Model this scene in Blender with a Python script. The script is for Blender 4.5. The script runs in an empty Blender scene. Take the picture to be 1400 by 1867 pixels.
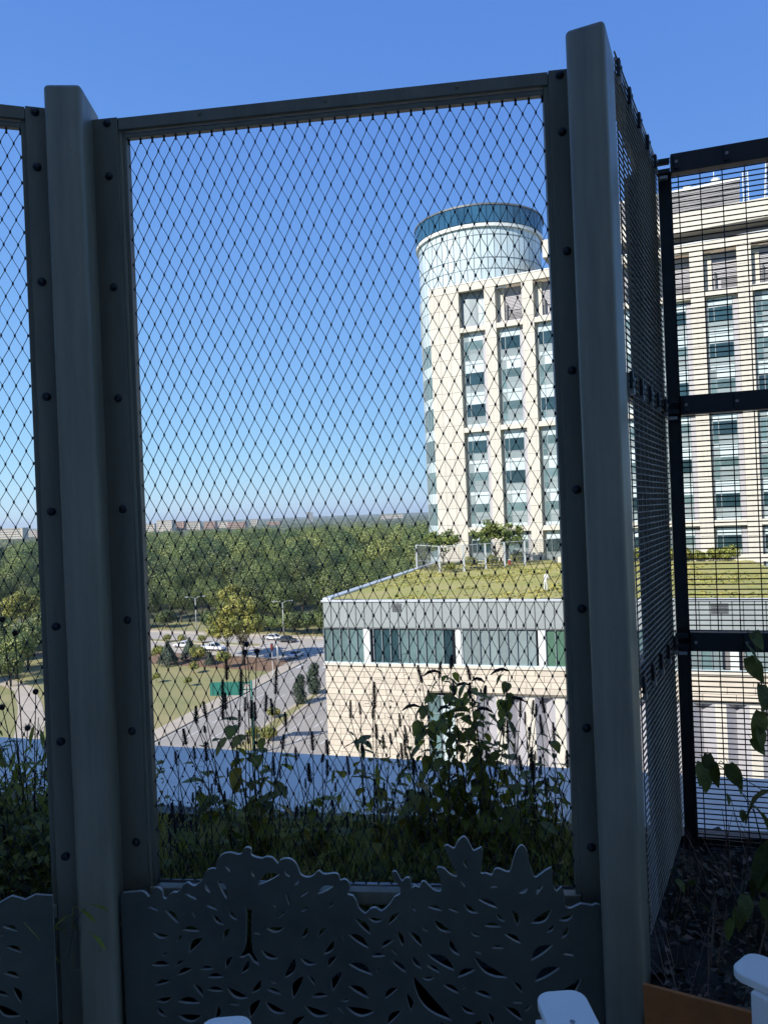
import bpy, bmesh, math, random
import numpy as np
from mathutils import Vector, Matrix

SC = bpy.context.scene
COL = SC.collection
R = math.radians

# ------------------------------------------------------------------ camera
CAM_Z = 1.7
cam_data = bpy.data.cameras.new('camera')
cam = bpy.data.objects.new('camera', cam_data); COL.objects.link(cam)
cam.location = (0, 0, CAM_Z)
cam.rotation_euler = (R(90), R(2.35), 0)
cam_data.sensor_width = 36; cam_data.lens = 26.03
cam_data.clip_start = 0.05; cam_data.clip_end = 30000
SC.camera = cam

# ------------------------------------------------------------------ sky and sun
SUN_EL, SUN_AZ = R(36), R(45)                     # sun stands behind the camera, to the left
to_sun = Vector((-math.sin(SUN_AZ)*math.cos(SUN_EL), -math.cos(SUN_AZ)*math.cos(SUN_EL), math.sin(SUN_EL)))
world = bpy.data.worlds.new('World'); SC.world = world; world.use_nodes = True
wn = world.node_tree; wn.nodes.clear()
sky = wn.nodes.new('ShaderNodeTexSky'); sky.sky_type = 'NISHITA'; sky.sun_disc = False
sky.sun_elevation = SUN_EL; sky.sun_rotation = R(135)
sky.altitude = 100; sky.air_density = 1.0; sky.dust_density = 0.2; sky.ozone_density = 6.0
bg = wn.nodes.new('ShaderNodeBackground'); bg.inputs['Strength'].default_value = 0.10
# the phone's rendering of a clear sky: each channel compressed a little, everywhere alike
sep = wn.nodes.new('ShaderNodeSeparateColor'); com = wn.nodes.new('ShaderNodeCombineColor')
wn.links.new(sky.outputs[0], sep.inputs[0])
for ch, (g_, a_) in enumerate(((0.70, 0.54), (0.606, 0.710), (0.284, 0.945))):
    m0 = wn.nodes.new('ShaderNodeMath'); m0.operation = 'POWER'; m0.inputs[1].default_value = g_
    m1 = wn.nodes.new('ShaderNodeMath'); m1.operation = 'MULTIPLY'; m1.inputs[1].default_value = a_*0.15**g_/0.10/2**0.6
    wn.links.new(sep.outputs[ch], m0.inputs[0]); wn.links.new(m0.outputs[0], m1.inputs[0]); wn.links.new(m1.outputs[0], com.inputs[ch])
wo = wn.nodes.new('ShaderNodeOutputWorld')
wn.links.new(com.outputs[0], bg.inputs[0]); wn.links.new(bg.outputs[0], wo.inputs[0])
sun_data = bpy.data.lights.new('sun', 'SUN'); sun_data.energy = 4.3; sun_data.angle = R(0.53)
sun_data.color = (1.0, 0.95, 0.87)
sun = bpy.data.objects.new('sun', sun_data); COL.objects.link(sun)
sun.rotation_euler = to_sun.to_track_quat('Z', 'Y').to_euler()
SC.view_settings.view_transform = 'Standard'; SC.view_settings.look = 'None'
SC.view_settings.exposure = 0.6; SC.view_settings.gamma = 1.0
SC.view_settings.use_curve_mapping = False
SC.cycles.use_denoising = True
SC.cycles.use_adaptive_sampling = True; SC.cycles.adaptive_threshold = 0.02
SC.cycles.max_bounces = 6; SC.cycles.transparent_max_bounces = 8
SC.cycles.volume_bounces = 0
SC.cycles.caustics_reflective = False; SC.cycles.caustics_refractive = False

# ------------------------------------------------------------------ helpers
GZ = CAM_Z - 30.0                                  # street level far below the terrace

class MB:
    """collects geometry, then builds one mesh"""
    def __init__(s): s.v = []; s.f = []
    def add(s, v, f):
        o = len(s.v); s.v += [tuple(p) for p in v]; s.f += [tuple(i + o for i in q) for q in f]; return s
    def box(s, x0, y0, z0, x1, y1, z1):
        return s.add([(x0,y0,z0),(x1,y0,z0),(x1,y1,z0),(x0,y1,z0),(x0,y0,z1),(x1,y0,z1),(x1,y1,z1),(x0,y1,z1)],
                     [(0,3,2,1),(4,5,6,7),(0,1,5,4),(1,2,6,5),(2,3,7,6),(3,0,4,7)])
    def bar(s, a, b, w, h, up=(0,0,1)):
        a, b = Vector(a), Vector(b); d = (b-a).normalized(); u = Vector(up)
        x = d.cross(u)
        if x.length < 1e-5: x = d.cross(Vector((1,0,0)))
        x.normalize(); y = x.cross(d).normalized()
        c = [(-w/2,-h/2),(w/2,-h/2),(w/2,h/2),(-w/2,h/2)]
        return s.add([a+x*p+y*q for p,q in c]+[b+x*p+y*q for p,q in c],
                     [(3,2,1,0),(4,5,6,7),(0,1,5,4),(1,2,6,5),(2,3,7,6),(3,0,4,7)])
    def tube(s, pts, r, n=6, cap=True):
        pts = [Vector(p) for p in pts]; m = len(pts)
        rr = r if isinstance(r, (list, tuple)) else [r]*m
        vs = []; ref = None
        for i, p in enumerate(pts):
            d = (pts[min(i+1,m-1)]-pts[max(i-1,0)])
            if d.length < 1e-9: d = Vector((0,0,1))
            d.normalize()
            if ref is None:
                ref = d.orthogonal().normalized()
            else:
                ref = (ref - d*ref.dot(d))
                ref = ref.normalized() if ref.length > 1e-6 else d.orthogonal().normalized()
            t = d.cross(ref)
            for k in range(n):
                a = 2*math.pi*k/n
                vs.append(p + (ref*math.cos(a)+t*math.sin(a))*rr[i])
        fs = []
        for i in range(m-1):
            for k in range(n):
                k2 = (k+1) % n
                fs.append((i*n+k, i*n+k2, (i+1)*n+k2, (i+1)*n+k))
        if cap: fs.append(tuple(range(n-1,-1,-1))); fs.append(tuple((m-1)*n+k for k in range(n)))
        return s.add(vs, fs)
    def prism(s, poly, z0, z1):
        n = len(poly)
        return s.add([(x,y,z0) for x,y in poly]+[(x,y,z1) for x,y in poly],
                     [tuple(range(n-1,-1,-1)), tuple(range(n,2*n))]+[(i,(i+1)%n,n+(i+1)%n,n+i) for i in range(n)])
    def lathe(s, prof, n=12, c=(0,0,0)):
        vs = []; m = len(prof)
        for r,z in prof:
            for k in range(n):
                a = 2*math.pi*k/n; vs.append((c[0]+r*math.cos(a), c[1]+r*math.sin(a), c[2]+z))
        fs = [(i*n+k, i*n+(k+1)%n, (i+1)*n+(k+1)%n, (i+1)*n+k) for i in range(m-1) for k in range(n)]
        fs += [tuple(range(n-1,-1,-1)), tuple((m-1)*n+k for k in range(n))]
        return s.add(vs, fs)
    def xf(s, M):
        s.v = [tuple(M @ Vector(p)) for p in s.v]; return s
    def mesh(s, name, m=None, smooth=False):
        me = bpy.data.meshes.new(name); me.from_pydata(s.v, [], s.f)
        if m: me.materials.append(m)
        if smooth: me.polygons.foreach_set('use_smooth', [True]*len(me.polygons))
        me.update(); return me
    def build(s, name, m, parent=None, smooth=False, bevel=0, loc=None):
        o = obj(name, s.mesh(name, m, smooth), parent, loc)
        if bevel:
            b = o.modifiers.new('bevel', 'BEVEL'); b.width = bevel; b.segments = 3; b.limit_method = 'ANGLE'
            b.harden_normals = False
        return o

def obj(name, me, parent=None, loc=None, rot=None):
    o = bpy.data.objects.new(name, me); COL.objects.link(o)
    if parent: o.parent = parent
    if loc is not None: o.location = loc
    if rot is not None: o.rotation_euler = rot
    return o
def tag(o, label=None, cat=None, group=None, kind=None):
    if label: o['label'] = label
    if cat: o['category'] = cat
    if group: o['group'] = group
    if kind: o['kind'] = kind
    return o
def thing(name, label, cat, loc=(0,0,0), rz=0, group=None):
    o = obj(name, None, None, loc, (0,0,rz)); o.empty_display_size = 0.2
    return tag(o, label, cat, group)
def copy_tree(o, parent=None):
    c = o.copy(); COL.objects.link(c); c.parent = parent
    for ch in list(o.children): copy_tree(ch, c)
    return c
def np_mesh(name, V, Fq, m, tint=None, smooth=False):
    """quads from numpy arrays"""
    me = bpy.data.meshes.new(name)
    V = np.asarray(V, np.float32).reshape(-1,3); Fq = np.asarray(Fq, np.int32)
    k = Fq.shape[1]; n = Fq.shape[0]
    me.vertices.add(len(V)); me.vertices.foreach_set('co', V.ravel())
    me.loops.add(n*k); me.loops.foreach_set('vertex_index', Fq.ravel())
    me.polygons.add(n); me.polygons.foreach_set('loop_start', np.arange(0, n*k, k, dtype=np.int32))
    me.materials.append(m)
    if tint is not None:
        a = me.attributes.new('tint', 'FLOAT', 'FACE'); a.data.foreach_set('value', np.asarray(tint, np.float32))
    if smooth: me.polygons.foreach_set('use_smooth', [True]*n)
    me.update(calc_edges=True); me.validate(); return me

# ------------------------------------------------------------------ materials
_M = {}
def mat(name, col, rough=0.6, metal=0.0, var=0.12, scale=4.0, bump=0.0, bscale=30.0, spec=0.5, alpha=None, trans=0.0, coat=0.0, col2=None, stretch=None, objvar=0.0, tintvar=0.0, transl=0.0):
    if name in _M: return _M[name]
    m = bpy.data.materials.new(name); m.use_nodes = True; nt = m.node_tree
    p = nt.nodes['Principled BSDF']
    p.inputs['Roughness'].default_value = rough; p.inputs['Metallic'].default_value = metal
    p.inputs['Specular IOR Level'].default_value = spec
    if coat: p.inputs['Coat Weight'].default_value = coat; p.inputs['Coat Roughness'].default_value = 0.08
    if trans: p.inputs['Transmission Weight'].default_value = trans
    L = nt.links
    tc = nt.nodes.new('ShaderNodeTexCoord'); mp = nt.nodes.new('ShaderNodeMapping')
    L.new(tc.outputs['Object'], mp.inputs[0])
    if stretch: mp.inputs['Scale'].default_value = stretch
    nz = nt.nodes.new('ShaderNodeTexNoise'); nz.inputs['Scale'].default_value = scale; nz.inputs['Detail'].default_value = 6
    nz.inputs['Roughness'].default_value = 0.65
    L.new(mp.outputs[0], nz.inputs['Vector'])
    c2 = col2 if col2 else tuple(c*(1+var) for c in col); c1 = col if col2 else tuple(c*(1-var) for c in col)
    rp = nt.nodes.new('ShaderNodeValToRGB'); rp.color_ramp.elements[0].position = 0.32; rp.color_ramp.elements[1].position = 0.68
    rp.color_ramp.elements[0].color = (*c1,1); rp.color_ramp.elements[1].color = (*c2,1)
    L.new(nz.outputs['Fac'], rp.inputs[0])
    out = rp.outputs[0]
    if objvar or tintvar:
        hv = nt.nodes.new('ShaderNodeHueSaturation'); L.new(out, hv.inputs['Color'])
        add = nt.nodes.new('ShaderNodeMath'); add.operation = 'MULTIPLY_ADD'
        oi = nt.nodes.new('ShaderNodeObjectInfo'); L.new(oi.outputs['Random'], add.inputs[0])
        add.inputs[1].default_value = objvar*2; add.inputs[2].default_value = 1-objvar
        at = nt.nodes.new('ShaderNodeAttribute'); at.attribute_name = 'tint'
        ad2 = nt.nodes.new('ShaderNodeMath'); ad2.operation = 'MULTIPLY_ADD'
        L.new(at.outputs['Fac'], ad2.inputs[0]); ad2.inputs[1].default_value = tintvar; L.new(add.outputs[0], ad2.inputs[2])
        L.new(ad2.outputs[0], hv.inputs['Value'])
        h2 = nt.nodes.new('ShaderNodeMath'); h2.operation = 'MULTIPLY_ADD'
        L.new(at.outputs['Fac'], h2.inputs[0]); h2.inputs[1].default_value = -0.035*(1 if tintvar else 0); h2.inputs[2].default_value = 0.5
        L.new(h2.outputs[0], hv.inputs['Hue'])
        out = hv.outputs[0]
    L.new(out, p.inputs['Base Color'])
    if bump:
        bn = nt.nodes.new('ShaderNodeTexNoise'); bn.inputs['Scale'].default_value = bscale; bn.inputs['Detail'].default_value = 4
        L.new(mp.outputs[0], bn.inputs['Vector'])
        bp = nt.nodes.new('ShaderNodeBump'); bp.inputs['Strength'].default_value = bump; bp.inputs['Distance'].default_value = 0.02
        L.new(bn.outputs['Fac'], bp.inputs['Height']); L.new(bp.outputs[0], p.inputs['Normal'])
    if transl:
        tb = nt.nodes.new('ShaderNodeBsdfTranslucent'); mx = nt.nodes.new('ShaderNodeMixShader'); mx.inputs[0].default_value = transl
        L.new(out, tb.inputs[0]); L.new(p.outputs[0], mx.inputs[1]); L.new(tb.outputs[0], mx.inputs[2])
        L.new(mx.outputs[0], nt.nodes['Material Output'].inputs[0])
    _M[name] = m; return m

M_post   = mat('painted steel', (0.240,0.220,0.158), 0.42, 0.0, 0.24, 3.0, 0.06, 60, stretch=(5,5,0.5))
M_frame  = mat('powder coated frame', (0.155,0.144,0.105), 0.50, 0.0, 0.18, 4, 0.06, 80, stretch=(4,4,0.7))
M_bolt   = mat('dark bolt', (0.018,0.018,0.02), 0.4, 0.3, 0.2, 30)
M_net    = mat('dark net cable', (0.02,0.021,0.024), 0.5, 0.3, 0.2, 20)
M_rod    = mat('stainless rod', (0.30,0.30,0.30), 0.35, 0.8, 0.2, 10)
M_mesh   = mat('backlit mesh wire', (0.022,0.021,0.020), 0.4, 0.2, 0.2, 20)  # near-black tone paints in the backlit silhouette of the right-hand mesh
M_meshg  = mat('sky-lit mesh wire', (0.25,0.215,0.165), 0.4, 0.1, 0.2, 20)  # paler copy of the same wire, toned as catching sky light
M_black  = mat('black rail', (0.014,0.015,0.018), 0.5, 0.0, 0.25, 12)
M_clip   = mat('galvanised clip', (0.34,0.34,0.33), 0.4, 0.7, 0.2, 20)
M_backing= mat('brown backing sheet', (0.040,0.034,0.029), 0.8, 0.0, 0.2, 3)
M_art    = mat('laser cut sheet', (0.076,0.078,0.060), 0.55, 0.0, 0.28, 3.5, 0.05, 90)
M_artedge= mat('sky-lit cut edge', (0.46,0.44,0.38), 0.45, 0.3, 0.15, 10)  # pale tone paints in the sky light caught by the cut edges
M_coping = mat('pale coping metal', (0.68,0.585,0.48), 0.42, 0.0, 0.12, 1.6, 0.02, 20)
M_soil   = mat('planting soil', (0.035,0.026,0.018), 0.95, 0.0, 0.4, 14, 0.9, 60)
M_paver  = mat('terrace paving', (0.42,0.40,0.36), 0.8, 0.0, 0.15, 3, 0.15, 40)
M_corten = mat('rusty steel edging', (0.42,0.13,0.03), 0.6, 0.1, 0.25, 8, 0.1, 60)
M_white  = mat('white chair lumber', (0.84,0.77,0.66), 0.45, 0.0, 0.03, 6, 0.05, 50)
M_cream  = mat('cream stone panel', (0.58,0.545,0.465), 0.75, 0.0, 0.07, 1.5, 0.25, 6, stretch=(6,6,0.35), objvar=0.05)
M_creamp = mat('cream stone plain', (0.595,0.56,0.475), 0.75, 0.0, 0.06, 0.8, 0.1, 10)
M_sand   = mat('sandstone block', (0.56,0.495,0.40), 0.8, 0.0, 0.08, 1.3, 0.3, 9, objvar=0.09)
M_joint  = mat('dark backing wall', (0.20,0.165,0.12), 0.9, 0.0, 0.1, 3)  # dark wall showing in the joints between panels
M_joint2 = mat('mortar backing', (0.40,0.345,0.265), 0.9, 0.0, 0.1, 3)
M_tan    = mat('beige return panel', (0.47,0.43,0.35), 0.7, 0.0, 0.06, 2)
M_gpanel = mat('grey metal panel', (0.33,0.36,0.35), 0.42, 0.15, 0.05, 1.2, objvar=0.05)
M_gtrim  = mat('grey trim', (0.13,0.14,0.14), 0.5, 0.2, 0.08, 3)
M_gcop   = mat('roof edge metal', (0.52,0.55,0.56), 0.45, 0.2, 0.06, 2)
M_lilac  = mat('lilac grey cladding', (0.42,0.41,0.43), 0.6, 0.1, 0.06, 2)
M_louvre = mat('louvre slats', (0.22,0.215,0.22), 0.6, 0.2, 0.12, 2)
M_gdark  = mat('dark vision glass', (0.022,0.052,0.060), 0.05, 0.0, 0.3, 0.5, spec=0.9, objvar=0.35)
M_gteal  = mat('teal glass', (0.125,0.195,0.195), 0.06, 0.0, 0.25, 0.6, spec=0.9, objvar=0.3)
M_ggrey  = mat('grey blue glass', (0.21,0.26,0.26), 0.10, 0.0, 0.15, 0.7, spec=0.8, objvar=0.2)
M_ggreen = mat('green glass', (0.085,0.17,0.115), 0.08, 0.0, 0.2, 0.7, spec=0.8)
M_glight = mat('frosted sky-toned glass', (0.55,0.65,0.66), 0.12, 0.0, 0.05, 0.4, spec=0.8, objvar=0.08)  # frosted panes; the cylinder's reflected sky is put into the pale base
M_gmid   = mat('spandrel glass', (0.28,0.33,0.33), 0.15, 0.0, 0.1, 0.5, spec=0.7, objvar=0.15)
M_gring  = mat('blue rooftop glass', (0.025,0.09,0.16), 0.05, 0.0, 0.2, 0.4, spec=0.9, objvar=0.2)
M_mull   = mat('mullion metal', (0.26,0.30,0.31), 0.5, 0.3, 0.08, 3)
M_wcol   = mat('white column', (0.66,0.69,0.66), 0.5, 0.0, 0.04, 1)
M_asph   = mat('asphalt', (0.31,0.285,0.245), 0.9, 0.0, 0.09, 0.25, 0.2, 8)
M_asph2  = mat('pale concrete road', (0.40,0.355,0.29), 0.9, 0.0, 0.09, 0.25, 0.2, 8)
M_conc   = mat('concrete', (0.43,0.37,0.285), 0.9, 0.0, 0.10, 0.4, 0.1, 10)
M_paint  = mat('road paint', (0.55,0.54,0.51), 0.8, 0.0, 0.12, 1.5)
M_lawn   = mat('dry lawn', (0.195,0.205,0.070), 0.95, 0.0, 0.3, 0.10, 0.4, 3, col2=(0.315,0.265,0.12))
M_ground = mat('far ground', (0.055,0.075,0.028), 0.95, 0.0, 0.3, 0.02, col2=(0.13,0.125,0.065))
M_rust   = mat('mulch bed', (0.19,0.115,0.065), 0.95, 0.0, 0.3, 0.6, 0.4, 4)
M_leafA  = mat('woodland leaves', (0.112,0.150,0.037), 0.55, 0.0, 0.25, 0.5, objvar=0.36, tintvar=0.60, transl=0.22)
M_leafB  = mat('yellow green leaves', (0.29,0.30,0.062), 0.55, 0.0, 0.25, 0.8, objvar=0.15, tintvar=0.5, transl=0.25)
M_leafD  = mat('fresh green leaves', (0.18,0.235,0.06), 0.55, 0.0, 0.25, 0.8, objvar=0.12, tintvar=0.5, transl=0.3)
M_leafC  = mat('evergreen needles', (0.032,0.055,0.028), 0.6, 0.0, 0.25, 0.8, objvar=0.15, tintvar=0.5, transl=0.1)
M_canopy = mat('distant canopy', (0.080,0.098,0.036), 0.9, 0.0, 0.3, 0.03, 1.0, 0.2, tintvar=0.8)
M_trunk  = mat('bark', (0.075,0.06,0.045), 0.9, 0.0, 0.25, 4, 0.5, 14)
M_sedum  = mat('sedum mat', (0.265,0.275,0.06), 0.95, 0.0, 0.3, 0.22, 0.8, 5, col2=(0.38,0.325,0.13))
M_sedum2 = mat('sedum tufts', (0.27,0.265,0.07), 0.9, 0.0, 0.3, 0.4, tintvar=0.35)
M_lampst = mat('galvanised lamp steel', (0.45,0.46,0.46), 0.45, 0.4, 0.08, 3)
M_signg  = mat('green sign back', (0.02,0.15,0.115), 0.45, 0.0, 0.1, 1.0)
M_carw   = mat('white car paint', (0.72,0.73,0.74), 0.25, 0.0, 0.02, 2, coat=0.6)
M_card   = mat('dark car paint', (0.035,0.038,0.045), 0.25, 0.1, 0.05, 2, coat=0.6)
M_carglass=mat('car glass', (0.015,0.018,0.02), 0.05, 0.0, 0.1, 2, spec=0.8)
M_tyre   = mat('tyre rubber', (0.02,0.02,0.02), 0.85, 0.0, 0.1, 5)
M_rim    = mat('wheel rim', (0.4,0.4,0.41), 0.35, 0.8, 0.05, 5)
M_lamp   = mat('lamp lens', (0.6,0.6,0.58), 0.15, 0.0, 0.05, 5)
M_red    = mat('red lens', (0.30,0.02,0.015), 0.3, 0.0, 0.1, 5)
M_brick  = mat('reddish far wall', (0.32,0.20,0.15), 0.9, 0.0, 0.1, 0.2)
M_beige  = mat('beige far wall', (0.47,0.42,0.35), 0.9, 0.0, 0.08, 0.2)
M_greyw  = mat('grey far wall', (0.30,0.29,0.29), 0.9, 0.0, 0.08, 0.2)
M_stem   = mat('brown stem', (0.050,0.045,0.022), 0.8, 0.0, 0.3, 20)
M_spike  = mat('dry seed spike', (0.028,0.019,0.016), 0.9, 0.0, 0.35, 60)
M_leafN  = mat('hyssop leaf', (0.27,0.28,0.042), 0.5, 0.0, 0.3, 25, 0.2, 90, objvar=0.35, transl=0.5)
M_leafV  = mat('dark vine leaf', (0.125,0.145,0.028), 0.55, 0.0, 0.35, 25, 0.3, 90, objvar=0.4, transl=0.35)  # darker green than the hyssop leaves
M_leafY  = mat('yellowing leaf', (0.36,0.29,0.04), 0.55, 0.0, 0.3, 25, objvar=0.2, transl=0.5)
M_cover  = mat('ground cover leaves', (0.23,0.235,0.055), 0.6, 0.0, 0.3, 8, tintvar=0.9, transl=0.4)
M_dead   = mat('dead leaves', (0.13,0.095,0.062), 0.8, 0.0, 0.4, 12, tintvar=0.8)
M_skin   = mat('skin', (0.42,0.26,0.19), 0.5, 0.0, 0.05, 10)
M_hair   = mat('dark hair', (0.03,0.02,0.015), 0.7, 0.0, 0.2, 30)
M_cloth  = mat('white work clothes', (0.60,0.60,0.58), 0.85, 0.0, 0.05, 6)
M_yellow = mat('yellow handle', (0.65,0.50,0.04), 0.5, 0.0, 0.05, 6)
M_wing   = mat('hospital wall', (0.60,0.56,0.49), 0.8, 0.0, 0.08, 1.0)
ART = [(0.028,0.52),(0.037,0.529),(0.073,0.533),(0.099,0.535),(0.112,0.527),(0.12,0.518),(0.128,0.525),(0.137,0.544),(0.151,0.548),(0.164,0.538),(0.166,0.519),(0.174,0.512),(0.18,0.515),(0.188,0.526),(0.202,0.534),(0.215,0.534),(0.229,0.547),(0.239,0.56),(0.25,0.565),(0.261,0.558),(0.272,0.555),(0.283,0.562),(0.297,0.574),(0.304,0.589),(0.317,0.606),(0.333,0.611),(0.344,0.61),(0.347,0.63),(0.354,0.645),(0.37,0.657),(0.389,0.661),(0.405,0.658),(0.417,0.655),(0.43,0.66),(0.437,0.674),(0.446,0.678),(0.457,0.673),(0.456,0.656),(0.47,0.648),(0.492,0.644),(0.504,0.649),(0.523,0.647),(0.535,0.635),(0.542,0.628),(0.549,0.639),(0.566,0.645),(0.585,0.642),(0.599,0.627),(0.605,0.609),(0.613,0.594),(0.629,0.588),(0.644,0.59),(0.657,0.598),(0.663,0.605),(0.67,0.608),(0.681,0.599),(0.699,0.599),(0.718,0.602),(0.729,0.596),(0.733,0.58),(0.747,0.584),(0.759,0.576),(0.763,0.558),(0.753,0.539),(0.77,0.534),(0.781,0.516),(0.786,0.498),(0.807,0.48),(0.825,0.496),(0.841,0.498),(0.858,0.489),(0.884,0.511),(0.899,0.533),(0.917,0.543),(0.917,0.566),(0.9,0.589),(0.896,0.608),(0.907,0.609),(0.916,0.59),(0.925,0.581),(0.934,0.59),(0.946,0.591),(0.95,0.573),(0.951,0.56),(0.963,0.567),(0.976,0.563),(0.982,0.578),(0.99,0.582),(0.999,0.574),(1.016,0.557),(1.032,0.552),(1.042,0.557),(1.041,0.589),(1.031,0.619),(1.039,0.625),(1.054,0.619),(1.065,0.607),(1.082,0.598),(1.091,0.602),(1.077,0.634),(1.068,0.657),(1.057,0.687),(1.066,0.691),(1.077,0.684),(1.087,0.684),(1.098,0.705),(1.114,0.718),(1.125,0.708),(1.133,0.691),(1.143,0.675),(1.165,0.686),(1.167,0.665),(1.163,0.635),(1.16,0.609),(1.176,0.609),(1.194,0.603),(1.201,0.619),(1.212,0.624),(1.229,0.617),(1.246,0.614),(1.253,0.631),(1.262,0.66),(1.272,0.683),(1.284,0.694),(1.295,0.684),(1.302,0.661),(1.305,0.637),(1.312,0.614),(1.319,0.598),(1.337,0.609),(1.367,0.628),(1.369,0.598),(1.371,0.574),(1.381,0.558),(1.395,0.572),(1.401,0.552),(1.403,0.515),(1.422,0.51),(1.448,0.523),(1.481,0.519),(1.503,0.521)]
HOLES = [(0.134,0.481,0.034,-21),(0.193,0.458,0.054,-45),(0.263,0.466,0.025,-61),(0.254,0.416,0.05,-2),(0.325,0.488,0.037,-22),(0.393,0.469,0.04,-49),(0.526,0.496,0.018,-41),(0.55,0.472,0.031,40),(0.474,0.452,0.029,34),(0.38,0.609,0.024,-48),(0.462,0.598,0.024,-66),(0.57,0.6,0.026,-51),(0.597,0.573,0.024,48),(0.315,0.55,0.031,-63),(0.359,0.547,0.059,-66),(0.402,0.524,0.054,-36),(0.511,0.58,0.069,26),(0.151,0.304,0.054,2),(0.215,0.311,0.033,38),(0.23,0.285,0.059,24),(0.155,0.247,0.048,17),(0.156,0.2,0.049,14),(0.269,0.229,0.047,-54),(0.328,0.272,0.048,2),(0.326,0.23,0.048,-2),(0.239,0.19,0.064,-2),(0.24,0.15,0.07,2),(0.396,0.228,0.066,-25),(0.385,0.188,0.062,-4),(0.327,0.161,0.044,74),(0.456,0.248,0.057,54),(0.512,0.232,0.044,-18),(0.516,0.186,0.065,-27),(0.504,0.35,0.053,-25),(0.475,0.321,0.032,60),(0.564,0.309,0.064,62),(0.624,0.332,0.055,-19),(0.59,0.249,0.069,64),(0.631,0.272,0.053,-56),(0.656,0.223,0.046,7),(0.645,0.182,0.071,-18),(0.69,0.376,0.05,53),(0.674,0.421,0.037,49),(0.615,0.419,0.038,62),(0.7,0.331,0.045,49),(0.713,0.272,0.061,63),(0.623,0.537,0.032,35),(0.688,0.55,0.051,26),(0.618,0.493,0.027,36),(0.702,0.508,0.025,61),(0.513,0.265,0.042,-19),(0.566,0.521,0.037,-77),(0.259,0.521,0.038,-25),(0.796,0.442,0.059,-45),(0.782,0.396,0.065,-34),(0.872,0.39,0.043,34),(0.956,0.407,0.052,-50),(0.957,0.502,0.023,-59),(1.019,0.5,0.041,-14),(1.075,0.495,0.032,-22),(1.041,0.45,0.056,-35),(0.987,0.44,0.026,-39),(1.128,0.505,0.046,-34),(1.178,0.518,0.055,-24),(1.19,0.451,0.046,-2),(1.137,0.429,0.03,-28),(1.202,0.387,0.034,0),(1.074,0.386,0.05,-61),(1.03,0.338,0.081,-30),(0.96,0.339,0.045,-58),(0.902,0.322,0.051,-39),(0.785,0.31,0.07,-24),(0.842,0.311,0.031,50),(1.179,0.331,0.102,-32),(1.255,0.479,0.046,-72),(1.332,0.486,0.066,35),(1.331,0.376,0.072,36),(1.404,0.485,0.043,22),(1.345,0.312,0.077,31),(1.408,0.372,0.03,-8),(1.002,0.231,0.149,-49),(1.057,0.259,0.05,-29),(1.098,0.269,0.026,51),(1.153,0.245,0.049,-19),(1.255,0.272,0.046,-52),(1.253,0.225,0.03,0),(1.24,0.192,0.067,-39),(1.386,0.267,0.119,36),(0.878,0.241,0.05,40),(0.928,0.216,0.049,-78),(0.776,0.241,0.064,-30),(0.78,0.19,0.077,-7),(0.884,0.167,0.057,45),(0.974,0.182,0.04,-41),(1.107,0.202,0.046,-29),(0.735,0.218,0.029,12),(1.321,0.195,0.042,71),(1.119,0.64,0.03,-82),(1.198,0.568,0.022,5),(1.284,0.561,0.031,32),(1.333,0.562,0.033,52),(1.105,0.576,0.023,-52)]
SP1 = [((-0.594,2.687,1.194),0.079),((-0.631,2.761,1.096),0.141),((-0.609,2.719,1.062),0.061),((-0.433,2.775,1.127),0.092),((-0.565,2.78,1.132),0.101),((-0.503,2.646,1.048),0.067),((-0.522,2.633,1.062),0.051),((-0.586,2.831,0.964),0.063),((-0.676,2.692,1.039),0.06),((-0.711,2.686,1.026),0.065),((-0.802,2.869,0.895),0.064),((-0.468,2.743,1.04),0.061),((-0.457,2.831,1.005),0.063),((-0.394,2.744,0.976),0.053),((-0.417,2.783,0.881),0.057),((-0.49,2.666,1.034),0.059),((-0.543,2.782,0.891),0.041),((-0.718,2.838,0.909),0.027)]
SP2 = [((-0.067,2.856,1.046),0.101),((-0.164,2.908,0.967),0.071),((-0.123,2.891,0.953),0.039),((-0.072,2.745,0.976),0.04),((-0.064,2.912,0.865),0.056),((-0.038,2.872,0.837),0.055),((-0.118,2.802,0.847),0.048),((0.043,2.737,0.874),0.075),((-0.261,2.938,0.809),0.063),((-0.01,2.843,0.851),0.038),((0.019,2.903,0.746),0.049),((0.124,2.941,0.729),0.041)]
SP4 = [((0.538,2.851,0.953),0.055),((0.518,2.901,0.894),0.047),((0.569,2.775,0.983),0.061),((0.623,2.872,0.857),0.079),((0.43,2.787,0.897),0.084),((0.584,2.905,0.881),0.081),((0.674,2.891,0.74),0.068),((0.501,2.703,0.82),0.066)]

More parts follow.
